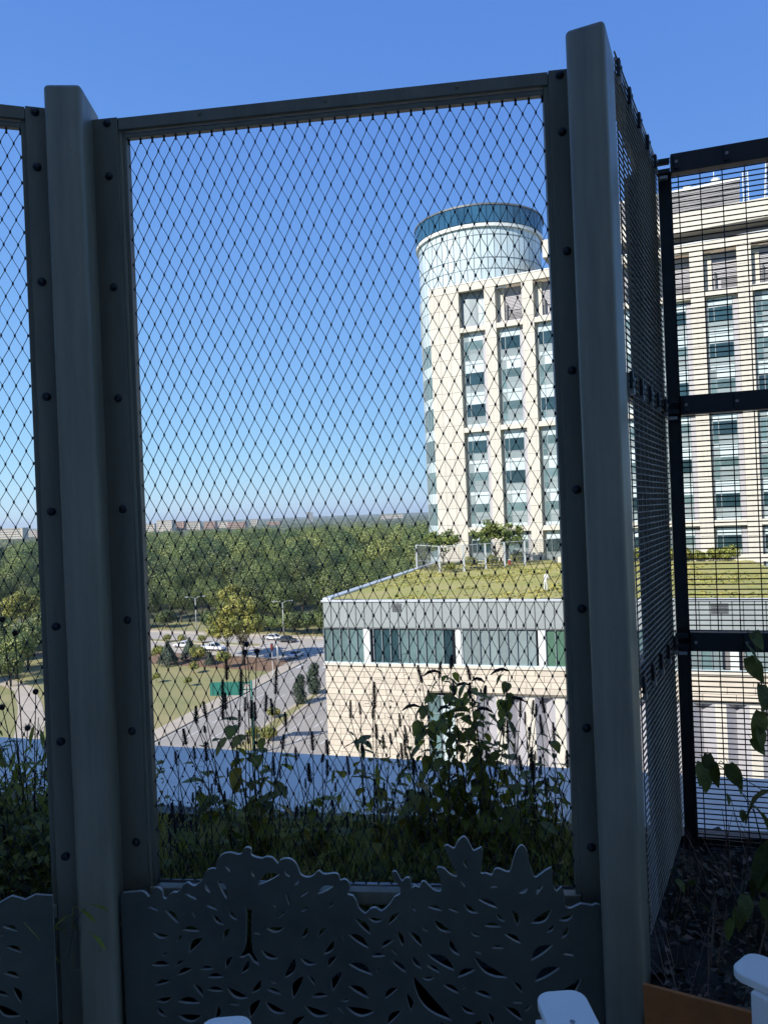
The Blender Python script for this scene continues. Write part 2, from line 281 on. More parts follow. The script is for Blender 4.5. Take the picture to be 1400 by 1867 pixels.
# ------------------------------------------------------------------ ground, roads, lawn
N2 = Vector((0.426, 0.905)); C2 = Vector((0.905, -0.426))        # cross street: normal / along
S0 = Vector((-32.41, 101.34)); A1 = Vector((0.284, 0.959)); B1 = Vector((0.959, -0.284))   # main road: along / right
def sab(a, b): p = S0 + A1*a + B1*b; return (p.x, p.y)
def scn(c, n): p = C2*c + N2*n; return (p.x, p.y)
def hill(x, y):
    n = N2.x*x + N2.y*y
    t = min(max((n-168)/190.0, 0), 1); h = 4.0*t*t*(3-2*t)
    t = min(max((n-400)/300.0, 0), 1); h -= 4.0*t*t*(3-2*t)
    d = math.hypot(x, y)
    if d > 900: h += min((d-900)/900, 1)*(3.5*math.sin(x/610+1.3)*math.sin(y/830) + 2.5*math.sin(x/270+y/410) - 3)
    return h
def ground_sheet():
    rad = [0, 40, 80, 120, 150, 165, 180, 195, 210, 230, 250, 280, 310, 350, 400, 450, 500, 600, 750, 900, 1200, 1600, 2200, 3000, 4200, 6000, 9000, 13000]
    na = 120; vs = [(0, 0, GZ-0.06)]; fs = []
    for r in rad[1:]:
        for k in range(na):
            a = 2*math.pi*k/na; x, y = r*math.sin(a), r*math.cos(a)
            vs.append((x, y, GZ-0.06+(hill(x, y) if y > 0 else 0)))
    for k in range(na): fs.append((0, 1+k, 1+(k+1) % na))
    for i in range(len(rad)-2):
        for k in range(na):
            o = 1+i*na; fs.append((o+k, o+na+k, o+na+(k+1) % na, o+(k+1) % na))
    m = MB(); m.add(vs, [f[::-1] for f in fs]); return m.build('ground', M_ground, smooth=True)
tag(ground_sheet(), kind='structure')
def sheet(name, poly, z, m, th=0.0):
    b = MB()
    if th: b.prism(poly, GZ+z-th, GZ+z)
    else: b.add([(x, y, GZ+z) for x, y in poly], [tuple(range(len(poly)))])
    o = b.build(name, m); return tag(o, kind='structure')
def clip_n(a0, a1, b0, b1, nmax):
    """main-road strip polygon whose far end follows the cross street"""
    def far(b):
        p = S0 + B1*b; return (nmax - N2.dot(p)) / N2.dot(A1)
    return [sab(a0, b0), sab(a0, b1), sab(min(a1, far(b1)), b1), sab(min(a1, far(b0)), b0)]
sheet('lawn', [sab(-40, -70), sab(-40, -3), clip_n(-40, 200, -70, -3, 120)[2], clip_n(-40, 200, -70, -3, 120)[3]], 0.0, M_lawn)
sheet('mulch_bed', [clip_n(-40, 200, -70, -3, 120)[3], clip_n(-40, 200, -70, -3, 120)[2], clip_n(-40, 200, -70, -3, 131)[2], clip_n(-40, 200, -70, -3, 131)[3]], 0.01, M_rust)
sheet('hillside_lawn', [scn(-150, 157.5), scn(60, 157.5), scn(60, 172), scn(-150, 172)], 0.05, M_lawn)
sheet('main_road', clip_n(-60, 300, 0, 27, 132.5), 0.02, M_asph)
sheet('cross_road', [scn(-320, 131), scn(150, 131), scn(150, 155), scn(-320, 155)], 0.05, M_asph2)
sheet('pavement', clip_n(-60, 200, -3, 0, 130.8), 0.13, M_conc, 0.14)
sheet('pavement', clip_n(-60, 200, 27, 31.5, 130.8), 0.13, M_conc, 0.14)
sheet('pavement', [scn(-320, 155.0), scn(150, 155.0), scn(150, 157.5), scn(-320, 157.5)], 0.13, M_conc, 0.14)
sheet('plaza', [sab(-60, 31.5), sab(-60, 80), sab(80, 80), sab(49, 31.5)], 0.05, M_conc)
# kerbs
def kerb(p, q, w=0.18):
    b = MB(); b.bar((p[0], p[1], GZ+0.09), (q[0], q[1], GZ+0.09), w, 0.20); return tag(b.build('kerb', M_conc), kind='structure')
kerb(sab(-60, 0.1), clip_n(-60, 200, 0, 0.1, 130.8)[2]); kerb(sab(-60, 26.9), clip_n(-60, 200, 0, 26.9, 130.8)[2])
kerb(scn(-320, 154.9), scn(150, 154.9))
# central islands
isl = [sab(-22, 12.6), sab(-22, 16.2), sab(0, 16.0), sab(16, 14.2), sab(34, 13.4), sab(35, 12.4), sab(16, 11.6), sab(2, 12.0)]
sheet('traffic_island', isl, 0.15, M_conc, 0.16)
sheet('island_grass', [sab(-20, 13.2), sab(-20, 15.6), sab(0, 15.3), sab(16, 13.6), sab(33, 12.9), sab(16, 12.2), sab(2, 12.7)], 0.17, M_lawn)
sheet('traffic_island', [scn(-300, 142.2), scn(-28-72, 142.2), scn(-100, 145), scn(-300, 145)], 0.17, M_conc, 0.16)
sheet('island_grass', [scn(-300, 142.6), scn(-101, 142.6), scn(-101, 144.6), scn(-300, 144.6)], 0.19, M_lawn)
# lane paint
def stripe(p, q, w): 
    p, q = Vector(p), Vector(q); d = (q-p).normalized(); n = Vector((-d.y, d.x))*w/2
    return [tuple(p-n), tuple(q-n), tuple(q+n), tuple(p+n)]
pm = MB()
def paint(poly, z): pm.add([(x, y, GZ+z) for x, y in poly], [(0, 1, 2, 3)])
for b in (3.6, 7.4):
    for a in range(-40, 46, 7): paint(stripe(sab(a, b), sab(a+3.2, b), 0.22), 0.045)
for b in (19.6, 23.3):
    for a in range(-40, 42, 7): paint(stripe(sab(a, b), sab(a+3.4, b), 0.22), 0.045)
paint(stripe(sab(-40, 0.7), sab(50, 0.7), 0.15), 0.045)
paint(stripe(sab(-40, 16.8), sab(40, 16.8), 0.15), 0.045)
for i in range(9): paint(stripe(sab(46+0.30*i, 1.0+2.7*i*0.98), sab(50+0.30*i, 1.0+2.7*i*0.98), 0.75), 0.06)
for n in (136.5, 148.8):
    for c in range(-230, -80, 7): paint(stripe(scn(c, n), scn(c+3.2, n), 0.2), 0.075)
for i in range(10): paint(stripe(scn(-88, 133+2.1*i), scn(-84, 133+2.1*i), 0.7), 0.075)
for i in range(10): paint(stripe(scn(-101, 133+2.1*i), scn(-97.5, 133+2.1*i), 0.7), 0.075)
tag(pm.build('road_markings', M_paint), kind='structure')
# curved path on the left
path = [(-50.6, 96, 3.6), (-51.7, 105, 3.8), (-55.5, 114, 4.0), (-60.5, 124, 3.6), (-67.5, 136.5, 3.4), (-78, 147, 3.2)]
pv = []; 
for i, (x, y, w) in enumerate(path):
    a = Vector(path[max(i-1, 0)][:2]); b = Vector(path[min(i+1, 5)][:2]); d = (b-a).normalized(); n = Vector((-d.y, d.x))
    pv.append((x+n.x*w/2, y+n.y*w/2)); pv.append((x-n.x*w/2, y-n.y*w/2))
pb = MB(); pb.add([(x, y, GZ+0.06) for x, y in pv], [(2*i, 2*i+1, 2*i+3, 2*i+2) for i in range(5)])
tag(pb.build('path', M_conc), kind='structure')

# ------------------------------------------------------------------ foliage tools
rng = np.random.default_rng(7)
def crown(seed, n, rx, rz, q, lobes=16, cone=False, hollow=0.72, jit=0.32, lr0=(.36,.60), cr=(.38,.66), column=False):
    """leaf quads spread over clumps; returns (n,4,3) verts and per-quad tint"""
    g = np.random.default_rng(seed)
    if cone:
        t = g.random(n)**0.8; z = rz*(2*t-1); rad = rx*(1.02-t)*(0.55+0.5*g.random(n)**0.5)
        a = g.random(n)*2*np.pi
        c = np.stack([rad*np.cos(a), rad*np.sin(a), z], 1); nrm = np.stack([np.cos(a), np.sin(a), 0.5+0*a], 1)
        shade = g.random(n)*2-1
    else:
        d = g.normal(size=(lobes, 3)); d /= np.linalg.norm(d, axis=1)[:, None]
        if not column: d[:, 2] = np.where(d[:, 2] < -0.45, -d[:, 2]*0.8, d[:, 2])
        rr = g.uniform(cr[0], cr[1], lobes)
        cen = d*rr[:, None]*np.array([rx, rx, rz]); lr = g.uniform(lr0[0], lr0[1], lobes)*rx
        if column: cen = np.stack([g.normal(size=lobes)*rx*.18, g.normal(size=lobes)*rx*.18, np.linspace(-rz, rz*.92, lobes)], 1); lr = rx*(.45+.55*np.sin(np.pi*(np.linspace(.06, 1, lobes))**.7)**.7)
        which = g.integers(0, lobes, n)
        nrm = g.normal(size=(n, 3)); nrm /= np.linalg.norm(nrm, axis=1)[:, None]
        c = cen[which] + nrm*(lr[which]*(hollow+(1-hollow)*g.random(n)))[:, None]*np.array([1, 1, 1.0 if column else min(1.0, rz/rx)])
        shade = (g.random(lobes)*2-1)[which]*0.75 + (g.random(n)*2-1)*0.45
    o = nrm + g.normal(size=(n, 3))*jit; o /= np.linalg.norm(o, axis=1)[:, None]
    t1 = np.cross(o, g.normal(size=(n, 3))); t1 /= np.linalg.norm(t1, axis=1)[:, None]; t2 = np.cross(o, t1)
    s = (q*g.uniform(0.6, 1.3, n))[:, None]
    V = np.stack([c-t1*s*0.5, c+t2*s*0.36+o*s*0.08, c+t1*s*0.5, c-t2*s*0.36+o*s*0.08], 1)
    return V, shade
def crown_mesh(name, m, *a, **k):
    V, t = crown(*a, **k); n = len(V)
    return np_mesh(name, V.reshape(-1, 3), np.arange(n*4).reshape(n, 4), m, t)
def trunk_mesh(h, r, seed=0, limbs=5, spread=2.5, top=4):
    g = random.Random(seed); b = MB()
    b.tube([(0, 0, -0.3), (g.uniform(-.1, .1), g.uniform(-.1, .1), h*.5), (g.uniform(-.2, .2), 0, h), (0.1, 0, h+top*0.5)], [r*1.35, r, r*.75, r*.3], 7)
    for k in range(limbs):
        a = k*2*math.pi/limbs+g.uniform(-.4, .4); s = spread*g.uniform(.6, 1)
        z0 = h*g.uniform(.75, 1.0)
        b.tube([(0, 0, z0), (s*.45*math.cos(a), s*.45*math.sin(a), z0+top*.35), (s*math.cos(a), s*math.sin(a), z0+top*.7)], [r*.5, r*.33, r*.1], 5)
    return b.mesh('trunk', M_trunk, True)
def tree(name, label, x, y, h, cm, tm, cz, s=1.0, cat='tree', group=None, rz=None, z=None):
    t = thing(name, label, cat, (x, y, GZ+hill(x, y) if z is None else z), random.uniform(0, 6.28) if rz is None else rz, group)
    t.scale = (s, s, s)
    obj('trunk', tm, t); obj('crown', cm, t, (0, 0, cz))
    return t
random.seed(5)
# ---- the wood: front trees are individuals
wood_c = [crown_mesh('crown', M_leafA, 100+i, 5200, 6.0+0.5*(i % 3), 6.8+0.8*(i % 2), 0.42, 8, lr0=(.44,.68), cr=(.30,.58), jit=.22) for i in range(5)]
wood_t = trunk_mesh(3.0, 0.28, 3)
def wood_ok(x, y):
    n = N2.x*x+N2.y*y; c = C2.x*x+C2.y*y
    if n < 162.5: return False
    if -143 < c < -125 and n < 184: return False           # open slope beside the road
    return True
wood = []
y = 165.0
pts = []
row = 0
n = 163.0
while n < 640:
    sp = 12.4+ (n-163)*0.006
    c = -330 - (n-163)*0.55
    while c < 60 + (n-163)*0.05:
        cx = c + random.uniform(-.42, .42)*sp + (row % 2)*sp*.5; nn = n + random.uniform(-.42, .42)*sp
        x, y = scn(cx, nn)
        c += sp
        if not wood_ok(x, y): continue
        az = math.degrees(math.atan2(x, y))
        if az < -33 or az > 7: continue
        pts.append((x, y, nn))
    n += sp*0.95; row += 1
pts.sort(key=lambda p: p[2])
NEAR = 130
for i, (x, y, nn) in enumerate(pts[:NEAR]):
    tree('woodland_tree', 'leafy green tree in the front ranks of the wood beyond the cross road', x, y, 0, wood_c[i % 5], wood_t, 6.6, random.uniform(.78, 1.35), 'tree', 'trees along the edge of the wood')
low = [crown(200+i, 1900, 6.8, 7.0, 0.66, 7, lr0=(.42,.68), cr=(.30,.60), jit=.22) for i in range(6)]
VV = []; TT = []
for i, (x, y, nn) in enumerate(pts[NEAR:]):
    V, t = low[random.randrange(6)]
    if nn > 420:
        k = 900; V = V[:k]*1.0; t = t[:k]
    a = random.uniform(0, 6.28); s = .62+.78*random.random()**1.3; ca, sa = math.cos(a)*s, math.sin(a)*s
    M = np.array([[ca, -sa, 0], [sa, ca, 0], [0, 0, s]], np.float32)
    gz = GZ+hill(x, y)+7.6*s
    VV.append((V.reshape(-1, 3)@M.T+np.array([x, y, gz])).astype(np.float32)); TT.append(t*0.40+random.uniform(-1.05, 1.1))

VV = np.concatenate(VV); TT = np.concatenate(TT); nq = len(VV)//4
tag(obj('woodland', np_mesh('woodland', VV, np.arange(nq*4).reshape(nq, 4), M_leafA, TT)), 'dense green wood filling the park up to the skyline', 'woodland', kind='stuff')
ub = crown_mesh('crown', M_leafA, 150, 1500, 3.0, 2.6, 0.42, 9, lr0=(.40,.62), cr=(.35,.6)); ut = trunk_mesh(0.7, 0.09, 6, 4, 1.2, 1.6)
for k in range(56):
    c = -178 + k*3.4 + random.uniform(-1, 1)
    if -142 < c < -127: continue
    x, y = scn(c, random.uniform(159.0, 161.4))
    tree('undergrowth_bush', 'dark green bush in the hedge like edge of the wood beyond the kerb', x, y, 0, ub, ut, 2.4, random.uniform(.75, 1.3), 'shrub', 'bushes along the foot of the wood')
# ---- canopy sheet far away
def canopy():
    rad = [620.0]
    while rad[-1] < 9500: rad.append(rad[-1]*1.014+1.0)
    az = np.radians(np.arange(-42, 24, 0.16)); rad = np.array(rad)
    X = rad[:, None]*np.sin(az)[None]; Y = rad[:, None]*np.cos(az)[None]
    g = np.random.default_rng(11)
    H = np.vectorize(hill)(X, Y)
    clump = g.random(X.shape)
    patch = np.sin(X/130+2)*np.sin(Y/170)+np.sin(X/57+Y/91)
    Z = GZ+H+4.5+clump*6.5+patch*2.0
    nr, na = X.shape
    V = np.stack([X, Y, Z], 2).reshape(-1, 3)
    i = np.arange(nr-1)[:, None]*na+np.arange(na-1)[None]
    Fq = np.stack([i, i+1, i+na+1, i+na], 2).reshape(-1, 4)
    t = (g.random(len(Fq))*2-1)*0.8
    return np_mesh('far_canopy', V, Fq, M_canopy, t)
tag(obj('far_canopy', canopy()), 'low green treetops spreading to the horizon', 'woodland', kind='stuff')

# ---- individual street trees and shrubs
yc = crown_mesh('crown', M_leafB, 301, 10000, 4.6, 3.9, 0.36, 48, lr0=(.18,.32), cr=(.35,.86), hollow=.35, jit=.55)
yt = trunk_mesh(3.2, 0.2, 8, 6, 2.8, 3.6)
t = tree('street_tree', 'large yellow green tree in the bed beside the road junction', -29.8, 151.0, 0, yc, yt, 6.0, 1.5)
t = tree('street_tree', 'smaller yellow green tree behind the large one by the junction', -34.5, 158.5, 0, yc, yt, 6.0, 1.0)
t = tree('street_tree', 'yellow green tree on the slope beyond the cross road', -40.0, 194, 0, yc, yt, 6.0, 1.35)
t = tree('street_tree', 'bright yellow green tree at the bend of the left hand path', -92, 186, 0, yc, yt, 6.0, 1.45)
dk = crown_mesh('crown', M_leafA, 305, 3800, 4.0, 3.9, 0.45, 18, hollow=.55)
for (x, y, s, lab) in ((-77, 158, 1.25, 'dark green tree just left of the rusty slope by the path'), (-88, 164, 1.35, 'dark tree behind the path at the left edge of the photo'),
                       (-85, 150, 1.1, 'dark green tree shading the top of the path'), (-97, 172, 1.4, 'tall dark tree farthest left behind the path'),
                       (-74, 146.5, 1.15, 'dark tree leaning over the upper end of the pale path'), (-64.5, 151, .95, 'dark green tree between the path and the left post'), (-71.5, 139.5, .8, 'small dark tree right at the shaded top of the path'), (-80, 151, 1.1, 'dark tree in the middle of the group left of the path'), (-83, 141, 1.05, 'bushy dark tree left of the path'), (-70, 163, 1.2, 'dark tree in front of the bright yellow green one'), (-79, 172, 1.3, 'tree behind the dark ones left of the left post')):
    tree('park_tree', lab, x, y, 0, dk, yt, 4.4, s)
sp_c = crown_mesh('crown', M_leafC, 310, 2400, 1.9, 1.9, 0.30, cone=True); sp_t = trunk_mesh(0.8, 0.08, 2, 0)
for (x, y, s, lab) in ((-46.0, 153.6, 1.25, 'round dark evergreen shrub at the left end of the mulch bed'), (-42.6, 158.2, 1.2, 'pointed evergreen shrub between the white saloon and the pickup'),
                       (-37.0, 152.5, .7, 'low dark shrub between the evergreen and the yellow tree')):
    tree('evergreen_shrub', lab, x, y, 0, sp_c, sp_t, 2.2, s, 'shrub')
sb = crown_mesh('crown', M_leafB, 312, 1500, 1.3, 1.1, 0.26, 10); st = trunk_mesh(0.6, 0.05, 4, 3, .6, .8)
for (x, y, s, lab) in ((-49.5, 158.5, 1.3, 'small yellow shrub beside the dark evergreen near the left post'), (-39.4, 152.8, 1.5, 'yellowish bush in the mulch bed in front of the pickup'),
                       (-38.3, 144.5, .85, 'slender young tree staked on the lawn'), (-43.5, 137.5, .7, 'thin young tree in the middle of the lawn'), (-36.5, 133.5, .65, 'thin young tree on the lawn nearer the road sign'), (-33.4, 148.5, 1.3, 'green bush under the large yellow tree')):
    tree('bush', lab, x, y, 0, sb, st, 1.7, s, 'shrub')
for i, (x, y) in enumerate(((-62, 186), (-54.5, 182), (-50.5, 180.5), (-45.2, 178.8))):
    tree('median_bush', 'small green bush growing in the middle strip of the cross road', x, y, 0, sb, st, 1.4, 0.9, 'shrub', 'bushes in the middle strip of the cross road')
cy_c = crown_mesh('crown', M_leafC, 320, 3600, 1.0, 2.1, 0.22, lobes=16, column=True, hollow=.8)
cy_t = trunk_mesh(0.7, 0.09, 2, 0)
tree('columnar_evergreen', 'slim columnar evergreen on the traffic island, the nearer one', -14.5, 117.4, 0, cy_c, cy_t, 2.75, .96, 'tree')
tree('columnar_evergreen', 'slightly taller columnar evergreen on the traffic island, behind the nearer one', -12.9, 123.6, 0, cy_c, cy_t, 2.75, 1.06, 'tree')
for (x, y, s, lab) in ((-17.6, 110, .8, 'reddish low bush at the narrow end of the island grass'), (-18.9, 100.5, .75, 'small round shrub on the island near the sign pole'), (-16.6, 99, .9, 'wide low shrub at the near end of the traffic island')):
    tree('low_shrub', lab, x, y, 0, sb, st, 1.1, s, 'shrub')

# ------------------------------------------------------------------ building with the planted roof
ROOF = CAM_Z - 7.56
gb = thing('green_roof_building', 'low stone and glass building with a grass covered flat roof', 'building', (-5.70, 64.9, 0), R(-17.3))
FW, FD = 40.0, 44.0
def part(name, m, parent, fn, bevel=0, smooth=False):
    b = MB(); fn(b); return b.build(name, m, parent, smooth, bevel)
# core that closes the volume behind all facings
part('core_wall', M_joint2, gb, lambda b: (b.box(0.25, 1.3, GZ, FW, FD, ROOF-0.35), b.box(0.25, 0.125, GZ, 9.1, 1.3, -13.6), b.box(11.4, .125, GZ, 13.3, 1.3, -13.6), b.box(0.25, 0.125, -13.6, FW, 1.3, -11.5)))
z_pan0, z_pan1 = ROOF-2.3, ROOF-0.12
z_gl0 = ROOF-5.35
PW = 0.762
pan = MB().box(0.042, 0, 0, PW-0.042, 0.05, z_pan1-z_pan0).mesh('parapet_panel', M_gpanel)
npan = int(FW/PW)
part('panel_backing', M_gtrim, gb, lambda b: b.box(0.0, 0.05, z_pan0, FW, 0.22, z_pan1))
for i in range(npan): obj('parapet_panel', pan, gb, (i*PW, 0, z_pan0))
sidepan = MB().box(0, 0.012, 0, 0.05, PW*2-0.012, z_pan1-z_pan0).mesh('parapet_panel', M_gpanel)
for i in range(28): obj('parapet_panel', sidepan, gb, (-0.05, 0.23+i*PW*2, z_pan0))
part('roof_coping', M_gcop, gb, lambda b: (b.box(-0.12, -0.10, ROOF-0.12, FW, 0.34, ROOF+0.06)), 0.02)
part('roof_coping', M_gcop, gb, lambda b: (b.box(-0.14, 0.345, ROOF-0.12, 0.62, FD, ROOF+0.22)), 0.06)
part('panel_drip', M_gtrim, gb, lambda b: b.box(-0.06, -0.06, z_pan0-0.10, FW, 0.2, z_pan0-0.004))
# glazed storey
glasses = [M_gteal, M_gteal, M_ggrey, M_gdark]
pane_me = {}
def pane_mesh(m):
    if m.name not in pane_me:
        pane_me[m.name] = MB().box(0.03, 0, 0.06, PW-0.03, 0.03, z_pan0-0.1-z_gl0-0.08).mesh('pane', m)
    return pane_me[m.name]
col_s = [3.95, 12.0, 18.75, 25.7, 32.8]
fin = MB().box(-0.03, -0.16, 0, 0.03, 0.10, z_pan0-0.1-z_gl0).mesh('fin', M_mull)
random.seed(9)
for i in range(npan):
    s = i*PW; c = s+PW/2
    if any(abs(c-k) < 0.42 for k in col_s): continue
    if c < 3.9: m = M_gteal
    elif c < 8.3: m = M_gdark if c < 6.6 else M_gteal
    elif c < 11.8: m = random.choice((M_gdark, M_gteal))
    elif c < 18.5: m = M_ggrey
    elif c < 25: m = M_ggreen
    else: m = random.choice((M_gteal, M_ggrey))
    obj('pane', pane_mesh(m), gb, (s, 0.10, z_gl0))
    obj('fin', fin, gb, (s, 0.10, z_gl0))
colm = MB().box(-0.29, 0, 0, 0.29, 0.3, z_pan0-0.1-z_gl0).mesh('column', M_wcol)
for s in col_s: obj('column', colm, gb, (s, -0.02, z_gl0))
part('glass_sill', M_glight, gb, lambda b: b.box(-0.02, -0.10, z_gl0-0.02, FW, 0.10, z_gl0+0.05))
part('stone_sill', M_creamp, gb, lambda b: b.box(-0.08, -0.14, z_gl0-0.26, FW, 0.12, z_gl0-0.025))
part('glass_backing', M_louvre, gb, lambda b: b.box(0.1, 0.6, z_gl0, FW-0.2, 0.7, z_pan0-0.11))
part('ceiling_lights', M_lamp, gb, lambda b: [b.box(0.9+0.42*k, 0.32, z_pan0-0.95, 1.08+0.42*k, 0.40, z_pan0-0.84) for k in (0, 1, 3, 4, 5)])
part('vent', M_gtrim, gb, lambda b: (b.box(6.35, -0.05, ROOF-0.95, 7.15, -0.004, ROOF-0.25), [b.box(6.42, -0.09, ROOF-0.85+0.13*k, 7.08, -0.05, ROOF-0.80+0.13*k) for k in range(4)]))
part('vent', M_gtrim, gb, lambda b: (b.box(31.3, -0.05, ROOF-1.05, 32.5, -0.004, ROOF-0.3), [b.box(31.4, -0.09, ROOF-0.95+0.15*k, 32.4, -0.05, ROOF-0.89+0.15*k) for k in range(4)]))
# stone blocks
z_st = z_gl0-0.27
Z_SOF = -13.75+0.0
CH = 0.50
blk_me = {}
def block(s0, s1, z0, z1, y=0.0):
    w = round(s1-s0, 2); h = round(z1-z0, 2); k = (w, h, random.randrange(2))
    if k not in blk_me: blk_me[k] = MB().box(0.018, -0.015*k[2], 0.018, w-0.018, 0.12, h-0.018).mesh('stone_block', M_sand)
    obj('stone_block', blk_me[k], gb, (s0, y, z0))
random.seed(4)
nb = 0
z = z_st; course = 0
while z > -20.6:
    h = CH; z0 = z-h
    s = 0.0; first = True
    spans = [(0, FW)] if z0 >= Z_SOF else [(0, 9.1), (11.4, 13.3)]
    for a, e in spans:
        s = a
        while s < e-0.01:
            w = random.choice((1.5, 1.9, 2.3)) if not first else random.choice((0.7, 1.2, 1.7))
            first = False
            if s+w > e-0.5: w = e-s
            block(s, s+w, z0, z); s += w; nb += 1
    z = z0; course += 1
part('stone_wall', M_sand, gb, lambda b: (b.box(0, 0.0, GZ, 9.1, 0.12, z-0.011), b.box(11.4, 0, GZ, 13.3, 0.12, z-0.011), b.box(0.0, 0.125, GZ, 0.25, FD, z_st)))
# tall window strip
for k in range(6):
    z1 = Z_SOF-0.1-1.5*k
    w = part('window', M_mull, gb, lambda b: (b.box(9.1, 0.18, z1-1.5, 9.2, 0.3, z1), b.box(11.3, 0.18, z1-1.5, 11.4, 0.3, z1), b.box(9.2, 0.18, z1-0.07, 11.3, 0.3, z1), b.box(10.2, 0.18, z1-1.5, 10.28, 0.3, z1-.07)))
    obj('pane', MB().box(9.2, 0.24, z1-1.5, 10.2, 0.26, z1-0.07).mesh('pane', M_gteal), w)
    obj('pane', MB().box(10.28, 0.24, z1-1.5, 11.3, 0.26, z1-0.07).mesh('pane', M_glight), w)
# pleated lower wall: piers with V shaped recesses under the soffit
per = 2.35
for k in range(12):
    s = 13.3+per*k
    part('recess_wall', M_lilac, gb, lambda b: (b.add([(s, 0.02, GZ), (s+0.8, 0.92, GZ), (s+0.8, 0.92, Z_SOF-0.004), (s, 0.02, Z_SOF-0.004)], [(0, 1, 2, 3)]),
                                               b.add([(s+0.8, 0.92, GZ), (s+1.57, 0.02, GZ), (s+1.57, 0.02, Z_SOF-0.004), (s+0.8, 0.92, Z_SOF-0.004)], [(0, 1, 2, 3)])))
    for j in range(5):
        z1 = Z_SOF-0.01-1.6*j
        part('pier_panel', M_cream, gb, lambda b: b.box(s+1.57, 0.0, z1-1.585, s+per-0.004, 0.9, z1))
    part('pier_base', M_cream, gb, lambda b: b.box(s+1.57, 0.0, GZ, s+per-.004, 0.9, Z_SOF-0.01-8.01))
part('soffit', M_gtrim, gb, lambda b: b.box(13.3, 0.125, Z_SOF-0.003, FW, 1.25, Z_SOF+0.09))
# planted roof
def roofgrass():
    nx, ny = 90, 90; g = np.random.default_rng(3)
    xs = np.linspace(0.63, FW, nx); ys = np.linspace(0.36, FD, ny)
    X, Y = np.meshgrid(xs, ys, indexing='ij')
    Z = ROOF+0.02+0.05*np.sin(X*0.7)*np.sin(Y*0.5+1)+g.random(X.shape)*0.06
    V = np.stack([X, Y, Z], 2).reshape(-1, 3); i = np.arange(nx-1)[:, None]*ny+np.arange(ny-1)[None]
    return np_mesh('roof_planting', V, np.stack([i, i+ny, i+ny+1, i+1], 2).reshape(-1, 4), M_sedum)
tag(obj('roof_planting', roofgrass(), gb), kind='stuff')
g = np.random.default_rng(21); n = 14000
px = g.uniform(0.8, FW-.3, n); py = g.uniform(0.6, FD-.5, n)**1.0
bl = np.stack([g.uniform(0, FW, 70), g.uniform(0, FD, 70), g.uniform(.8, 3.2, 70)], 1)
fld = sum(np.exp(-((px-b_[0])**2+(py-b_[1])**2)/(b_[2]**2)) for b_ in bl)
keep = fld+g.normal(size=n)*.25 > .45
px, py = px[keep], py[keep]; n = len(px)
a = g.random(n)*np.pi; s = g.uniform(.08, .22, n); hh = g.uniform(.05, .16, n); b0 = np.stack([px, py, np.full(n, ROOF+.02)], 1)
dx = np.stack([np.cos(a)*s, np.sin(a)*s, 0*a], 1); up = np.stack([g.normal(size=n)*.06, g.normal(size=n)*.06, hh], 1)
V = np.stack([b0-dx, b0+dx, b0+dx*.7+up, b0-dx*.7+up], 1)
tag(obj('sedum_tufts', np_mesh('sedum_tufts', V.reshape(-1, 3), np.arange(4*n).reshape(n, 4), M_sedum2, g.random(n)*2-1), gb), kind='stuff')

# fence round the roof garden, its trees, shrubs and the gardener
rf = thing('roof_fence', 'tall pale post and mesh fence at the back of the grass roof', 'fence', (0, 0, ROOF))
fl = [(5.6, 98.5), (3.9, 94.5), (6.4, 89.0), (9.35, 89.2), (12.2, 91.0), (14.8, 92.6), (17.6, 94.0), (23.5, 97.5)]
HF = 3.15
for i, (x, y) in enumerate(fl):
    part('fence_post', M_gcop, rf, lambda b: b.box(x-.11, y-.11, -0.1, x+.11, y+.11, HF))
for (p, q) in zip(fl[:-1], fl[1:]):
    part('fence_rail', M_gcop, rf, lambda b: (b.bar((*p, HF+.02), (*q, HF+.02), .1, .08)))
    part('fence_rail', M_mull, rf, lambda b: (b.bar((*p, 1.25), (*q, 1.25), .06, .06)))
    def wires(b):
        L = math.dist(p, q); m = int(L/.22)
        for k in range(1, m):
            t = k/m; x, y = p[0]+(q[0]-p[0])*t, p[1]+(q[1]-p[1])*t
            b.bar((x, y, 0), (x, y, HF), .022, .022)
        for k in range(1, 14): b.bar((*p, HF*k/14), (*q, HF*k/14), .022, .022)
    w = part('fence_mesh', M_gtrim, rf, wires); w['kind'] = 'stuff'
rt_c = crown_mesh('crown', M_leafD, 401, 4200, 2.8, 2.2, 0.24, 44, lr0=(.14,.26), cr=(.3,.92), hollow=.3, jit=.6); rt_t = trunk_mesh(1.0, 0.10, 5, 5, 1.6, 1.8)
tree('roof_tree', 'small tree inside the roof fence at the foot of the tower corner', 7.6, 99.3, 0, rt_c, rt_t, 2.5, 1.15, z=ROOF)
tree('roof_tree', 'wider tree inside the roof fence under the first tower windows', 14.5, 97.8, 0, rt_c, rt_t, 2.5, 1.4, z=ROOF)
for (x, y, s, lab) in ((7.6, 88.2, .55, 'low brownish shrub outside the roof fence at its left corner'), (10.6, 92.6, .7, 'dark shrub behind the second roof fence post'), (13.6, 94.8, .7, 'leafy shrub behind the middle roof fence posts'), (17.2, 97.5, .7, 'small shrub inside the right end of the roof fence')):
    tree('roof_shrub', lab, x, y, 0, sb, st, 1.2, s, 'shrub', z=ROOF)
for k in range(9):
    tree('roof_hedge_bush', 'low leafy bush in the row against the wall behind the roof lawn', 28.5+1.55*k, 93.5-.62*k, 0, sb, st, 1.0, .7+.12*(k % 3), 'shrub', 'row of bushes behind the roof lawn', z=ROOF)
lw = MB(); lw.bar((22, 97.3, ROOF+.35), (52, 84.0, ROOF+.35), .5, .8); tag(lw.build('low_roof_wall', M_creamp), 'long low cream wall at the back of the grass roof', 'wall')
